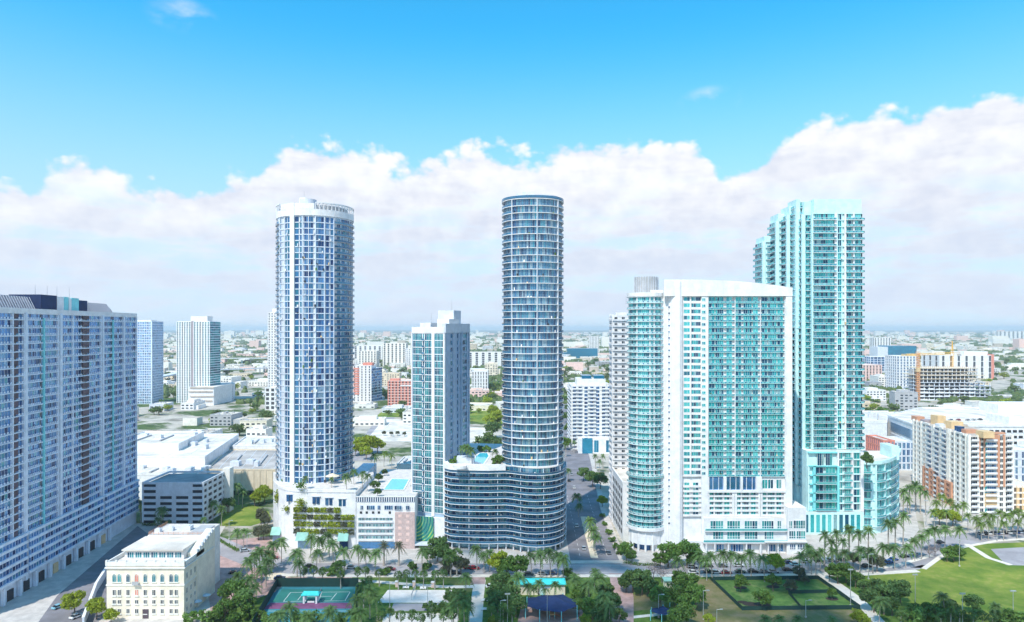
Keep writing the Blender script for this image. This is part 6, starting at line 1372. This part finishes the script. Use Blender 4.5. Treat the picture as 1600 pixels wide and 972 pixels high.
CARS = [('darkred',427,873,.15,'crossing the pink plaza left of the podium'),('white',549,888,0,'behind the dark low tree before the podium'),('darkred',610,891,0,'on the road before the white podium'),('black',484,887,0,'under palms by the pink plaza'),
 ('red',733,889,0,'nearer the wavy wing, left of its pair'),('red',741,889.5,0,'nearer the bright green tree, right of its pair'),('black',720,887,0,'before the left corner of the wavy wing'),('navy',706,896,0,'on the near kerb below tall palms'),('black',713,897,0,'behind the two tall slim palms'),('silver',690,895,0,'below the green mural'),
 ('white',768,918,.2,'parked on the grass beside the pale path'),('grey',826,899,0,'behind the turquoise park roof, left'),('silver',848,898,0,'behind the middle of the turquoise park roof'),('navy',864,898,0,'behind the right end of the turquoise park roof'),
 ('white',1082,887,0,'far side of the road left before the white block'),('white',1084,896,0,'near kerb, leftmost before the dog lawn'),('black',1108,895,0,'near kerb beside a white car before the dog lawn'),('white',1119,896,0,'near kerb left of the red car'),('red',1135,896.5,0,'near kerb before the corner of the dog lawn'),('green',1157,895,0,'near kerb right of the red one'),('black',1177,894.5,0,'near kerb over the middle of the dog lawn'),('grey',1195,895,0,'near kerb right of the black car'),('silver',1209,895,0,'near kerb over the right tree of the dog lawn'),('black',1231,892,0,'driving alone right of the parked row'),
 ('grey',1129,886,0,'far side of the road behind the red car'),('white',1154,885,0,'far kerb before the middle of the white block'),('black',1106,886,0,'far kerb under palms before the white block'),('navy',1233,881,0,'by the right end of the white block'),('lightblue',1243,883.5,0,'just right of the navy one at the block end'),('white',1259,879,0,'far kerb left of the turquoise tower'),('black',1280,878,0,'far kerb under the turquoise tower'),('white',1299,877,0,'far kerb between palms of the turquoise tower'),('navy',1316,876,.05,'far kerb before the turquoise tower entrance'),
 ('black',1354,886,.2,'near kerb under the grey-green tree by the field'),('blue',1388,880,.35,'at the near kerb of the street bend'),('blue',1396,876,.35,'second at the near kerb of the street bend'),('black',1413,871,.45,'at the top of the street bend'),('white',1427,866,.5,'last at the top of the street bend'),('black',1469,849,.5,'in the street beyond the hedge clump'),
 ('black',366,896,.3,'by the terrace of the cream building'),('navy',437,905,.2,'on the left edge of the pink plaza'),('white',330,884,1.4,'at the back corner of the cream building'),('silver',383,862,.4,'on the traffic island road'),
 ('white',120,965,1.2,'in the drive below the long slab block'),('lightblue',92,950,1.2,'by the loading doors of the slab block'),('white',205,868,.9,'at the far end of the drive')]
for k in range(13): CARS.append((('silver','black','white','grey','navy')[k%5],1531+k*6.2,835-k*.25,1.5,f'in the parking row along the field, {ordn(k+1,13)}'))
CN = {'darkred':'dark red','lightblue':'light blue'}
for k in CARS: 
    x, y = gp(k[1], k[2]); car(k[0], x, y, k[3], f'{CN.get(k[0],k[0])} car {k[4]}')
for k, (p, q, c_) in enumerate(((901,823,'white'),(912,858,'silver'),(951,865,'grey'),(897,763,'white'),(889,752,'black'),(893,742,'silver'))):
    x, y = gp(p, q); car(c_, x, y, math.pi/2-.03, f'{c_} car in the side street, {("left lane beside the palms","left lane nearest the crossing","right lane nearest the crossing","left lane in tower shade","far along the left kerb","farthest one before the bend")[k]}')
rr = random.Random(4)
for k in range(22):
    x = wx(1445,590)+k*6.4; car(rr.choice(['white','silver','black','grey','navy','red']), x, 556+rr.uniform(-3,3), 1.57, f'car parked on the white roof deck behind the condominium, {ordn(k+1,22)}')
    bpy.context.scene.collection.objects[-1]
for o in [o for o in C.objects if o.name.startswith('parked_car') and o.parent is None and 'roof deck' in o['label']]: o.location.z = 25.1
# ================================================================ park furniture
def pole(p, q, h, label, arm=True, r=.13):
    x, y = gp(p, q); T = Thing('lamp_post', label, 'lamp post', (x,y,0), group='light poles around the park'); b = MB(); b.bar((x,y,0),(x,y,h),r,n=6,r2=r*.6); T.part('pole', b, 'lamp')
    b = MB(); b.box(x-.28,x+.28,y-.28,y+.28,0,.5); T.part('footing', b, 'pave')
    b = MB()
    if arm: b.bar((x,y,h-.1),(x+1.3,y-.4,h+.15),.06,n=4); b.box(x+.9,x+1.9,y-.65,y-.2,h+.1,h+.28)
    else: b.box(x-.9,x+.9,y-.2,y+.2,h-.05,h+.35)
    T.part('lamp_head', b, 'lamp')
for a in ((1329,947,13,'tall pale light pole at the right corner of the dog lawn'),(1499,885,11,'white light pole standing on the playing field'),(1430,951,12,'slim teal light pole low on the playing field'),(1447,823,13,'white street lamp left of the sunlit grove'),(1357,905,10,'light pole beside the slanting path top'),(1558,846,12,'light pole at the far side of the field'),(1259,965,6,'short light post below the dog lawn'),(1504,985,12,'light pole at the bottom edge of the field'),(1583,975,11,'light pole at the lower right corner'),
    (855,985,14,'tall white pole before the navy shade sail'),(609,950,9,'white lamp pole left of the sand court'),(668,948,8,'dark lamp pole on the near side of the sand court'),(604,895,10,'white street lamp on the road before the podium'),(1099,968,10,'slim pole on the dry grass by the dog lawn'),(1213,893,9,'white street lamp at the end of the parked row'),(793,980,11,'slim pale pole left of the shade sail'),(782,975,8,'thin pole behind the small round palms'),(1029,965,8,'teal pole beside the path to the playground'),(1120,980,6,'short pole at the bottom of the dry grass'),(358,843,9,'street lamp on the traffic island'),(386,862,8,'street lamp beside the traffic island palms')):
    pole(a[0], a[1], a[2], a[3], arm=a[2] < 11)
def fence(name, label, pts, h, step=3.0, m='greenfence'):
    cx_, cy_ = pts[0]; T = Thing(name, label, 'fence', (cx_,cy_,0)); 
    for (x0,y0),(x1,y1) in zip(pts, pts[1:]):
        n = max(1, round(math.hypot(x1-x0,y1-y0)/step))
        for k in range(n):
            a = (x0+(x1-x0)*k/n, y0+(y1-y0)*k/n); c = (x0+(x1-x0)*(k+1)/n, y0+(y1-y0)*(k+1)/n)
            b = MB(); b.strip([a,c], -.03, .03, .08, h-.05); T.part('mesh_panel', b, m); b = MB(); b.bar((*a,0),(*a,h+.1),.07,n=5); T.part('post', b, m)
        b = MB(); b.bar((x0,y0,h),(x1,y1,h),.05,n=4); T.part('top_rail', b, m)
fence('court_fence', 'dark windscreen fence around the back and left of the tennis court', poly((394,985),(433,917),(560,917),(556,950)), 3.4)
fence('dog_fence', 'dark green fence around the dog lawn', poly((1111,907),(1278,905),(1344,952),(1160,954),(1111,907)), 1.5); fence('dog_fence', 'low dark green fence dividing the dog lawn', poly((1232,928),(1310,926)), 1.3); fence('dog_fence', 'short slanting green fence inside the dog lawn', poly((1232,928),(1252,952)), 1.3)
def net(label, p, q, p2, q2, h):
    a, c = gp(p,q), gp(p2,q2); T = Thing('court_net', label, 'net', (a[0],a[1],0)); b = MB(); b.strip([a,c],-.03,.03,h-.8,h); T.part('net', b, 'grey')
    for k in (a,c): b = MB(); b.bar((*k,0),(*k,h+.1),.07,n=6); T.part('post', b, 'lamp')
net('volleyball net across the pale sand court', 643, 938, 648, 924, 2.4); net('tennis net across the green court', 494, 940, 502, 923, 1.0)
def shelter(name, label, p0, p1, q, Y, z, rm, d, posts, pm, cat='shelter', ridge=.9):
    x0, x1 = wx(p0,Y), wx(p1,Y); T = Thing(name, label, cat, ((x0+x1)/2,Y+d/2,0)); b = MB()
    b.quad((x0,Y,z),(x1,Y,z),(x1-.6,Y+d/2,z+ridge),(x0+.6,Y+d/2,z+ridge)); b.quad((x1,Y+d,z),(x0,Y+d,z),(x0+.6,Y+d/2,z+ridge),(x1-.6,Y+d/2,z+ridge)); b.quad((x1,Y,z),(x1,Y+d,z),(x1-.6,Y+d/2,z+ridge)); b.quad((x0,Y+d,z),(x0,Y,z),(x0+.6,Y+d/2,z+ridge)); b.box(x0,x1,Y,Y+d,z-.25,z-.003)
    T.part('roof', b, rm)
    for k in range(int((x1-x0)/1.2)):
        x = x0+.6+(x1-x0-1.2)*k/max(1,int((x1-x0)/1.2)-1); b = MB(); b.bar((x,Y+.05,z+.06),(x,Y+d/2,z+ridge+.04),.05,n=4); T.part('roof_seam', b, rm)
    for u in posts:
        for v in (.15,.85):
            x = x0+(x1-x0)*u; b = MB(); b.box(x-.3,x+.3,Y+d*v-.3,Y+d*v+.3,0,z-.24); T.part('post', b, pm)
    return T, x0, x1
Y = 2*0+H*F/(944-HZ); T, x0, x1 = shelter('court_shelter', 'small shelter with turquoise roof and white legs on the tennis court', 470, 498, 930, Y, 3.2, 'teal', 3.4, (.15,.85), 'white')
b = MB(); b.box(x0+2,x1-2,Y+1.2,Y+1.7,.0,.5); T.part('bench', b, 'white')
Y = H*F/(931-HZ); T, x0, x1 = shelter('park_house', 'long cream park house with a bright turquoise metal roof', 799, 885, 910, Y, 4.3, 'teal', 6.5, (), 'white', 'building', .7)
for a, c in ((.02,.50),(.62,.98)): b = MB(); b.box(x0+(x1-x0)*a,x0+(x1-x0)*c,Y+.7,Y+6,0,4.05); T.part('wall', b, 'cream')
b = MB(); b.box(x0+(x1-x0)*.505,x0+(x1-x0)*.615,Y+1.2,Y+6,0,4.05); T.part('wall', b, 'palegrey'); b = MB(); b.box(x0+(x1-x0)*.53,x0+(x1-x0)*.6,Y+.95,Y+1.19,0,2.3); T.part('door', b, 'aqua')
Y = H*F/(920-HZ); T, x0, x1 = shelter('kiosk', 'small cream kiosk with grey-green roof beside bare trees', 1038, 1060, 901, Y, 3.0, 'seafoam', 4.5, (), 'white', 'kiosk', .5)
b = MB(); b.box(x0+.4,x1-.4,Y+.5,Y+4,0,2.74); T.part('wall', b, 'cream'); 
for k in range(3): b = MB(); x = x0+1+k*1.5; b.box(x,x+.7,Y+.38,Y+.5,1.1,2.1); T.part('window', b, 'dark')
def sail(label, cp, cq, rx, ry, h, peak, n, m='navy'):
    x, y = gp(cp, cq); T = Thing('shade_sail', label, 'shade sail', (x,y,0)); b = MB(); P = [(x+rx*math.cos(2*math.pi*k/n+.3), y+ry*math.sin(2*math.pi*k/n+.3), h+(.5 if k % 2 else 0)) for k in range(n)]; top = (x+.5,y,peak)
    for k in range(n):
        a, c = Vector(P[k]), Vector(P[(k+1)%n]); mid = (a+c)/2*.93+Vector(top)*.07-Vector((0,0,.2)); tp = Vector(top); q1, q2 = a*.5+tp*.5-Vector((0,0,.35)), c*.5+tp*.5-Vector((0,0,.35))
        b.quad(a,mid,q1); b.quad(mid,c,q2); b.quad(mid,q2,q1); b.quad(q1,q2,tp)
    T.part('canopy', b, m)
    for p in P: b = MB(); b.bar((p[0],p[1],0),(p[0],p[1],p[2]+.4),.14,n=7); T.part('post', b, 'aquadeep')
    return T, x, y
T, x, y = sail('wide navy shade sail on turquoise posts over the playground', 862, 962, 9.6, 8, 4.2, 7.0, 8)
sail('smaller navy shade sail left of the dog lawn', 1035, 968, 4.5, 3.5, 2.8, 4.4, 6); sail('small navy sail among trees beside the dry grass', 1059, 947, 3.2, 2.6, 2.6, 3.6, 6)
T = Thing('playground_tower', 'play frame with slide under the wide navy shade sail', 'playground', (x,y-2,0)); b = MB(); b.box(x-1,x+1,y-3,y-1,1.4,1.6); T.part('platform', b, 'ochre')
for a in (-.9,.9):
    for c in (-2.9,-1.1): b = MB(); b.bar((x+a,y+c,0),(x+a,y+c,3),.08); T.part('post', b, 'aquadeep')
b = MB(); b.quad((x+1,y-2.6,1.55),(x+1,y-1.4,1.55),(x+4,y-1.4,.2),(x+4,y-2.6,.2)); b.quad((x+1,y-2.6,1.5),(x+4,y-2.6,.15),(x+4,y-1.4,.15),(x+1,y-1.4,1.5)); T.part('slide', b, 'coral')
for k, (p, q) in enumerate(((620,917),(647,917),(676,918))):
    x, y = gp(p, q); T = Thing('brick_pillar', f'pinkish brick pillar at the park path above the sand court, {ordn(k+1,3)}', 'pillar', (x,y,0), group='pillars by the park path'); b = MB(); b.box(x-.5,x+.5,y-.5,y+.5,0,2); T.part('shaft', b, 'pink'); b = MB(); b.box(x-.65,x+.65,y-.65,y+.65,2.003,2.25); T.part('cap', b, 'white')
for k, (p, q) in enumerate(((634,920),(661,921),(757,940),(757,954))):
    x, y = gp(p, q); T = Thing('park_bench', ('pale park bench above the left half of the sand court','pale park bench above the right half of the sand court','white bench beside the pale path, farther one','white bench beside the pale path, nearer one')[k], 'bench', (x,y,0)); b = MB(); b.box(x-1.2,x+1.2,y-.3,y+.3,.4,.5); T.part('seat', b, 'white'); b = MB(); b.box(x-1.2,x+1.2,y+.25,y+.33,.55,1.0); T.part('backrest', b, 'white')
    for a in (-1,1): b = MB(); b.box(x+a-.1,x+a+.1,y-.25,y+.25,0,.4); T.part('leg', b, 'grey')
def hedge(label, pts, h, wd, m='leaf_dark', seed=1):
    T = Thing('hedge', label, 'hedge', (*pts[0],0)); g = MB(); rr = random.Random(seed); L = sum(math.dist(a,c) for a,c in zip(pts,pts[1:]))
    for a, c in zip(pts, pts[1:]):
        d = math.dist(a,c)
        for _ in range(int(d*26)):
            u = rr.random(); leafq(g, (a[0]+(c[0]-a[0])*u+rr.uniform(-wd,wd), a[1]+(c[1]-a[1])*u+rr.uniform(-wd,wd), rr.uniform(.1,h)), rr.uniform(.22,.4), rr)
    T.part('foliage', g, m)
hedge('clipped dark hedge in the lawn before the mural palms', poly((637,908),(655,909),(690,909)), 1.3, .8); hedge('hedge strip along the traffic island', poly((335,841),(352,851),(372,862)), 1.2, .7, 'leaf_mid', 2); hedge('hedge along the foot of the parking garage', poly((222,821),(270,823),(318,822)), 1.4, .7, 'leaf_dark', 3); hedge('hedge beside the terrace of the cream building', poly((335,960),(352,934),(360,915)), 1.2, .6, 'leaf_mid', 4); hedge('hedge row below the rounded glass corner', poly((975,880),(1000,884),(1030,884)), 1.2, .8, 'leaf_mid', 5); hedge('hedge behind the tennis court fence', poly((450,914),(500,912),(555,912)), 1.8, .9, 'leaf_dark', 6); hedge('hedge along the foot of the white block', poly((1215,880),(1240,874),(1256,872)), 1.0, .6, 'leaf_mid', 7)
# white parasols on the terrace
for k, (p, q) in enumerate(((318,918),(325,926),(312,934),(322,940),(308,950))):
    x, y = gp(p,q); T = Thing('parasol', f'pale blue parasol on the terrace right of the cream building, {["farthest","second farthest","middle one","second nearest","nearest"][k]}', 'parasol', (x,y,0), group='parasols on the terrace'); b = MB()
    for j in range(8): t=j*math.pi/4; b.quad((x,y,3.0),(x+1.7*math.cos(t),y+1.7*math.sin(t),2.4),(x+1.7*math.cos(t+.785),y+1.7*math.sin(t+.785),2.4))
    T.part('canopy', b, 'palegrey'); b = MB(); b.bar((x,y,0),(x,y,2.95),.06); T.part('pole', b, 'lamp')
# ================================================================ the city beyond
GAPS = [(237,275,'left of the striped tower'),(336,417,'right of the striped tower'),(551,643,'left of the teal tower'),(729,781,'right of the teal tower'),(884,951,'right of the dark tower'),(1350,1600,'right of the turquoise tower')]
taken = []
for o in list(C.objects):
    if o.parent is None and 'label' in o.keys() and o.get('category') not in ('palm','tree','bush','car','hedge'): taken.append((o.location.x, o.location.y, 24))
CELL = []
rr = random.Random(21)
ROWS = [(455,'nearest'),(500,'in a near row'),(550,'in the next row'),(610,'in the second row'),(700,'in a middle row'),(820,'past mid distance'),(960,'by the motorways'),(1150,'well back'),(1400,'far back'),(1750,'far off'),(2300,'very far off'),(3100,'near the horizon')]
COLS = ['white','offwhite','creampale','palegrey','creampale','cream','pink','offwhite','grey','beigewall','beigewall']
CNAME = dict(white='white',offwhite='off-white',creampale='pale cream',palegrey='pale grey',roofwhite='warm white',cream='cream',pink='pink',grey='grey',beigewall='beige')
plan = {}
def streety(x, y):   # keep the streets free
    return abs(x-(35.5+(y-290)*.08)) < 18 and y < 900
for ri, (Yr, rt) in enumerate(ROWS):
    for (p0, p1, gt) in GAPS:
        a, c = wx(p0-6, Yr), wx(p1+6, Yr); x = a
        while x < c:
            big = 1+Yr/2200; wd = rr.uniform(10, 26)*big*(.8 if Yr < 700 else 1.1); dp = rr.uniform(10, 24)*big; y = Yr+rr.uniform(-.04,.05)*Yr
            hgt = rr.choice([4.5,5,6,7,8,9,11])*(1 if rr.random() < .85 else 2.0)*(1 if Yr < 1200 else 1.3)
            cx_ = x+wd/2
            x += wd+rr.uniform(3, 15)*big
            if streety(cx_, y) or any((cx_-t[0])**2+(y-t[1])**2 < (t[2]*.9+wd*.42)**2 for t in taken): continue
            if rr.random() < .08: continue
            if Yr < 680 and not (p0 == 237 or (p0 == 336 and Yr >= 540) or (p0 == 1350 and Yr > 660) or p0 == 551 and Yr >= 700): continue
            if p0 == 551 and Yr < 700 or p0 == 729 and Yr < 750: continue
            m = rr.choice(COLS); plan.setdefault((gt, rt, m), []).append((cx_, y, wd, dp, hgt, m)); taken.append((cx_, y, wd*.4))
nb = 0
for (gt, rt, m), L_ in plan.items():
    L_.sort(key=lambda t: t[0]/t[1])
    for k, (x, y, wd, dp, hgt, m) in enumerate(L_):
        nb += 1
        lab = f'{CNAME[m]} building {rt} {gt}' + (f', {ordn(k+1,len(L_))}' if len(L_) > 1 else '')
        b = MB(); ang = rr.choice([0,0,.06,-.08,.3])
        roof = rr.choice(['roofwhite','roofsand','rooftan','roofgrey','roofsand','roofwhite'])
        near = y < 900; w_ = MB(); u_ = MB(); p_ = MB()
        if not near: w_ = u_ = p_ = b
        b.box(-wd/2, wd/2, -dp/2, dp/2, 0, hgt, 0, top=1)
        pr = [(-wd/2,dp/2),(-wd/2,-dp/2),(wd/2,-dp/2),(wd/2,dp/2)]; p_.strip(pr, -.4, .15, hgt-.02, hgt+.7, m=0, closed=True)
        nfl = max(1, int(hgt/3.4)); nw = max(2, int(wd/4.5)); wins = []
        for i in range(nfl):
            for j in range(nw):
                if rr.random() < .85:
                    x_ = -wd/2+wd*(j+.5)/nw; w_.box(x_-wd/nw*.28, x_+wd/nw*.28, -dp/2-.12, -dp/2+.2, i*3.4+1.0, i*3.4+2.5, m=2)
        us = [(rr.uniform(-.42,.42)*wd, rr.uniform(-.38,.38)*dp) for _ in range(rr.randint(1, 8))]
        for ux, uy in us: k_ = rr.uniform(.7,1.5); u_.box(ux-k_,ux+k_,uy-k_*.8,uy+k_*.8,hgt-.02,hgt+k_*1.1,m=3)
        if rr.random() < .35: q = rr.uniform(.3,.6); b.box(-wd*q/2,wd*q/2,-dp*.2,dp*.35,hgt-.01,hgt+3,m=0,top=1)
        if rr.random() < .3: q = rr.uniform(.2,.4); b.box(wd/2,wd/2+wd*q,-dp*.4,dp*.3,0,hgt*.6,m=0,top=1)
        ms = [m, roof, 'g_win', 'grey']
        if near:
            T = Thing('city_building', lab, 'building', (0,0,0), group='low buildings of the city beyond the towers'); T.part('wall', b, ms); T.part('parapet', p_, ms)
            if w_.f: T.part('window', w_, ms, kind='stuff')
            T.part('rooftop_unit', u_, ms, kind='stuff'); o = T.root
        else:
            o = link('city_building', b.mesh('city_building', ms)); tag(o, lab, 'building', 'low buildings of the city beyond the towers')
        o.location = (x, y, 0); o.rotation_euler = (0,0,ang)
print('city buildings', nb)
# countless houses and blocks farther off: one mass
b = MB(); rr = random.Random(77)
for _ in range(4600):
    y = 1500*math.exp(rr.random()*2.3); x = rr.uniform(-.85,.85)*y
    if y < 3600 and any(wx(p0,y)-10 < x < wx(p1,y)+10 for p0,p1,_g in GAPS) and rr.random() < .55: continue
    s_ = rr.uniform(8,34)*(1+y/6000); h = rr.uniform(4,10)*(1+y/9000)*(2.2 if rr.random() < .05 else 1); d = rr.uniform(8,20); k = rr.choice([0,0,1,2,3])
    b.box(x-s_/2,x+s_/2,y-d/2,y+d/2,0,h,m=k,top=rr.choice([0,0,1,3]))
for _ in range(900):      # blocks that only a step to the side brings into view
    y = 480*math.exp(rr.random()*1.15); x = rr.uniform(-.8,.8)*y; s_ = rr.uniform(5,14); d = rr.uniform(5,11)
    if any(wx(p0,y)-14 < x < wx(p1,y)+14 for p0,p1,_g in GAPS) or any((x-t[0])**2+(y-t[1])**2 < (t[2]+s_)**2 for t in taken) or streety(x, y) or (y < 660 and (x < -110 or x > 180)): continue
    b.box(x-s_,x+s_,y-d,y+d,0,rr.uniform(4,11),m=rr.choice([0,0,1,2,3]),top=rr.choice([0,1,3]))
for _ in range(150):
    y = rr.uniform(3000,13000); x = rr.uniform(-.8,.8)*y; h = rr.uniform(18,46)*(1+y/16000); s_ = rr.uniform(20,60); b.box(x-s_,x+s_,y-20,y+20,0,h,m=rr.choice([0,0,1,2]))
o = link('distant_city', b.mesh('distant_city', ['offwhite','creampale','pink','rooftan']), kind='stuff'); o['label'] = 'mass of small pale houses and blocks spreading to the horizon'; o['category'] = 'city'
# trees between the houses
def farcrown(seed):
    rr = random.Random(seed); mb = MB()
    for k in range(9):
        t = rr.uniform(0,6.28); r = rr.uniform(0,.8); c = Vector((4*r*math.cos(t), 4*r*math.sin(t), rr.uniform(3.2,6.4)))
        for _ in range(26):
            d = Vector((rr.gauss(0,1), rr.gauss(0,1), rr.gauss(0,.7))).normalized()*rr.uniform(1.1,2.0); leafq(mb, c+d, rr.uniform(.6,1.1), rr)
    return mb
FC = []
for s_ in range(5):
    cm_ = ('leaf_far','leaf_far','leaf_mid','leaf_lit','leaf_far')[s_]; t = MB(); t.bar((0,0,-.1),(0,0,4),.35,n=5); FC.append((farcrown(200+s_).mesh('crown', cm_), t.mesh('trunk','trunk')))
def clear(x, y, r=3): return not any((x-t[0])**2+(y-t[1])**2 < (t[2]*.75+r)**2 for t in taken) and not streety(x, y)
tp = {}
tries = 0; cnt = 0
while cnt < 285 and tries < 60000:
    tries += 1; g = rr.choices(GAPS, weights=[38,60,60,60,50,200])[0]; y = 470*math.exp(rr.random()**.8*1.45); x = wx(rr.uniform(g[0]-4,g[1]+4), y)
    nz = noise.noise((x/70, y/110, 3.1))
    if nz < -.10 or not clear(x, y): continue
    if y < 690 and g[0] == 551: continue
    band = ROWS[max(i for i, r in enumerate(ROWS) if r[0]*.96 <= y or i == 0)][1]
    k = rr.choice([0,0,1,2,3,4]); tp.setdefault((g[2], band, k == 3), []).append((x, y, k)); cnt += 1
for (gt, band, lit), L_ in tp.items():
    L_.sort(key=lambda t: t[0]/t[1])
    for i, (x, y, k) in enumerate(L_):
        s_ = rr.uniform(.7,1.5)*(1+max(0,y-900)/1800); root = bpy.data.objects.new('street_tree', None); C.objects.link(root); root.location = (x,y,0); root.rotation_euler = (0,0,rr.uniform(0,6.28)); root.scale = (s_*1.15,s_*1.15,s_)
        tag(root, ('bright yellow-green' if lit else 'green')+f' tree {band} {gt}'+(f', {ordn(i+1,len(L_))}' if len(L_) > 1 else ''), 'tree', 'trees of the city beyond the towers')
        for nm, me in (('crown',FC[k][0]),('trunk',FC[k][1])):
            o = bpy.data.objects.new(nm, me); C.objects.link(o); o.parent = root
b = MB()
for _ in range(34000):
    y = 900*math.exp(rr.random()*2.6); x = rr.uniform(-.82,.82)*y
    if noise.noise((x/160, y/260, 9.7)) < .02+(0 if y > 1800 else .08) and rr.random() < (.93 if y < 4000 else .6): continue
    if not clear(x, y) if y < 1500 else False: continue
    s_ = rr.uniform(2.5,5)*(1+y/2600); h = rr.uniform(4,7.5)*(1+y/14000)
    n = 5; ring = [(x+s_*math.cos(j*1.257+.3)*rr.uniform(.7,1.15), y+s_*math.sin(j*1.257+.3)*rr.uniform(.7,1.15)) for j in range(n)]
    i = len(b.v); b.v += [(px_,py_,h*rr.uniform(.3,.5)) for px_,py_ in ring]+[(px_*.55+x*.45+rr.uniform(-.5,.5),py_*.55+y*.45,h*rr.uniform(.8,1.0)) for px_,py_ in ring]+[(px_,py_,0) for px_,py_ in ring]
    for j in range(n): k = (j+1)%n; b.f += [(i+j,i+k,i+n+k,i+n+j),(i+2*n+j,i+2*n+k,i+k,i+j)]; b.m += [0,0]
    b.f.append(tuple(i+n+j for j in range(n))); b.m.append(0)
o = link('distant_trees', b.mesh('distant_trees', 'leaf_far'), kind='stuff'); o['label'] = 'dark green tree cover between the houses reaching to the horizon'; o['category'] = 'trees'
# ---------------------------------------------------------------- one real cumulus overhead behind the camera: the park lies in its shade
import bmesh
rr = random.Random(12); bm = bmesh.new(); ZC = 640.0; ox, oy = -sx*ct*ZC, -sy*ct*ZC
PUFF = [(x, y, r) for x, y, r in ((-55,232,50),(-50,285,36),(0,250,58),(0,296,30),(55,245,60),(50,296,28),(105,240,52),(110,288,34),(140,256,38),(-30,200,50),(60,190,60),(20,180,50),(120,195,50),(166,238,28),(-82,270,26))]
for x, y, r in PUFF:
    r0 = bmesh.ops.create_icosphere(bm, subdivisions=4, radius=r, matrix=Matrix.Translation((x+ox, y+oy, ZC+rr.uniform(-6,14))))
    c = Vector((x+ox, y+oy, ZC))
    for v in r0['verts']:
        d = v.co-c; f = 1+.30*noise.fractal(v.co/38, 1, 2, 4); d = d*f; d.z *= .55 if d.z > 0 else .3; v.co = c+d
me = bpy.data.meshes.new('cloud'); bm.to_mesh(me); bm.free()
cmt, t, bs = newmat('cloud_white'); bs.inputs['Base Color'].default_value = (.95,.95,.97,1); bs.inputs['Roughness'].default_value = 1; bs.inputs['Alpha'].default_value = .055
me.materials.append(cmt); o = link('cloud', me, kind='structure')
for p in me.polygons: p.use_smooth = True
# ---------------------------------------------------------------- the air
b = MB(); b.box(-46000, 46000, -400, 46500, -1.5, 176)
hm = bpy.data.materials.new('haze'); hm.use_nodes = True; t = NT(hm.node_tree); t.n.remove(t.n['Principled BSDF'])
pv = t.node('ShaderNodeVolumePrincipled'); pv.inputs['Color'].default_value = (.80,.90,1,1); pv.inputs['Density'].default_value = 6.5e-5; pv.inputs['Anisotropy'].default_value = .1
t.l.new(pv.outputs[0], t.n['Material Output'].inputs['Volume'])
link('haze', b.mesh('haze', hm), kind='stuff')
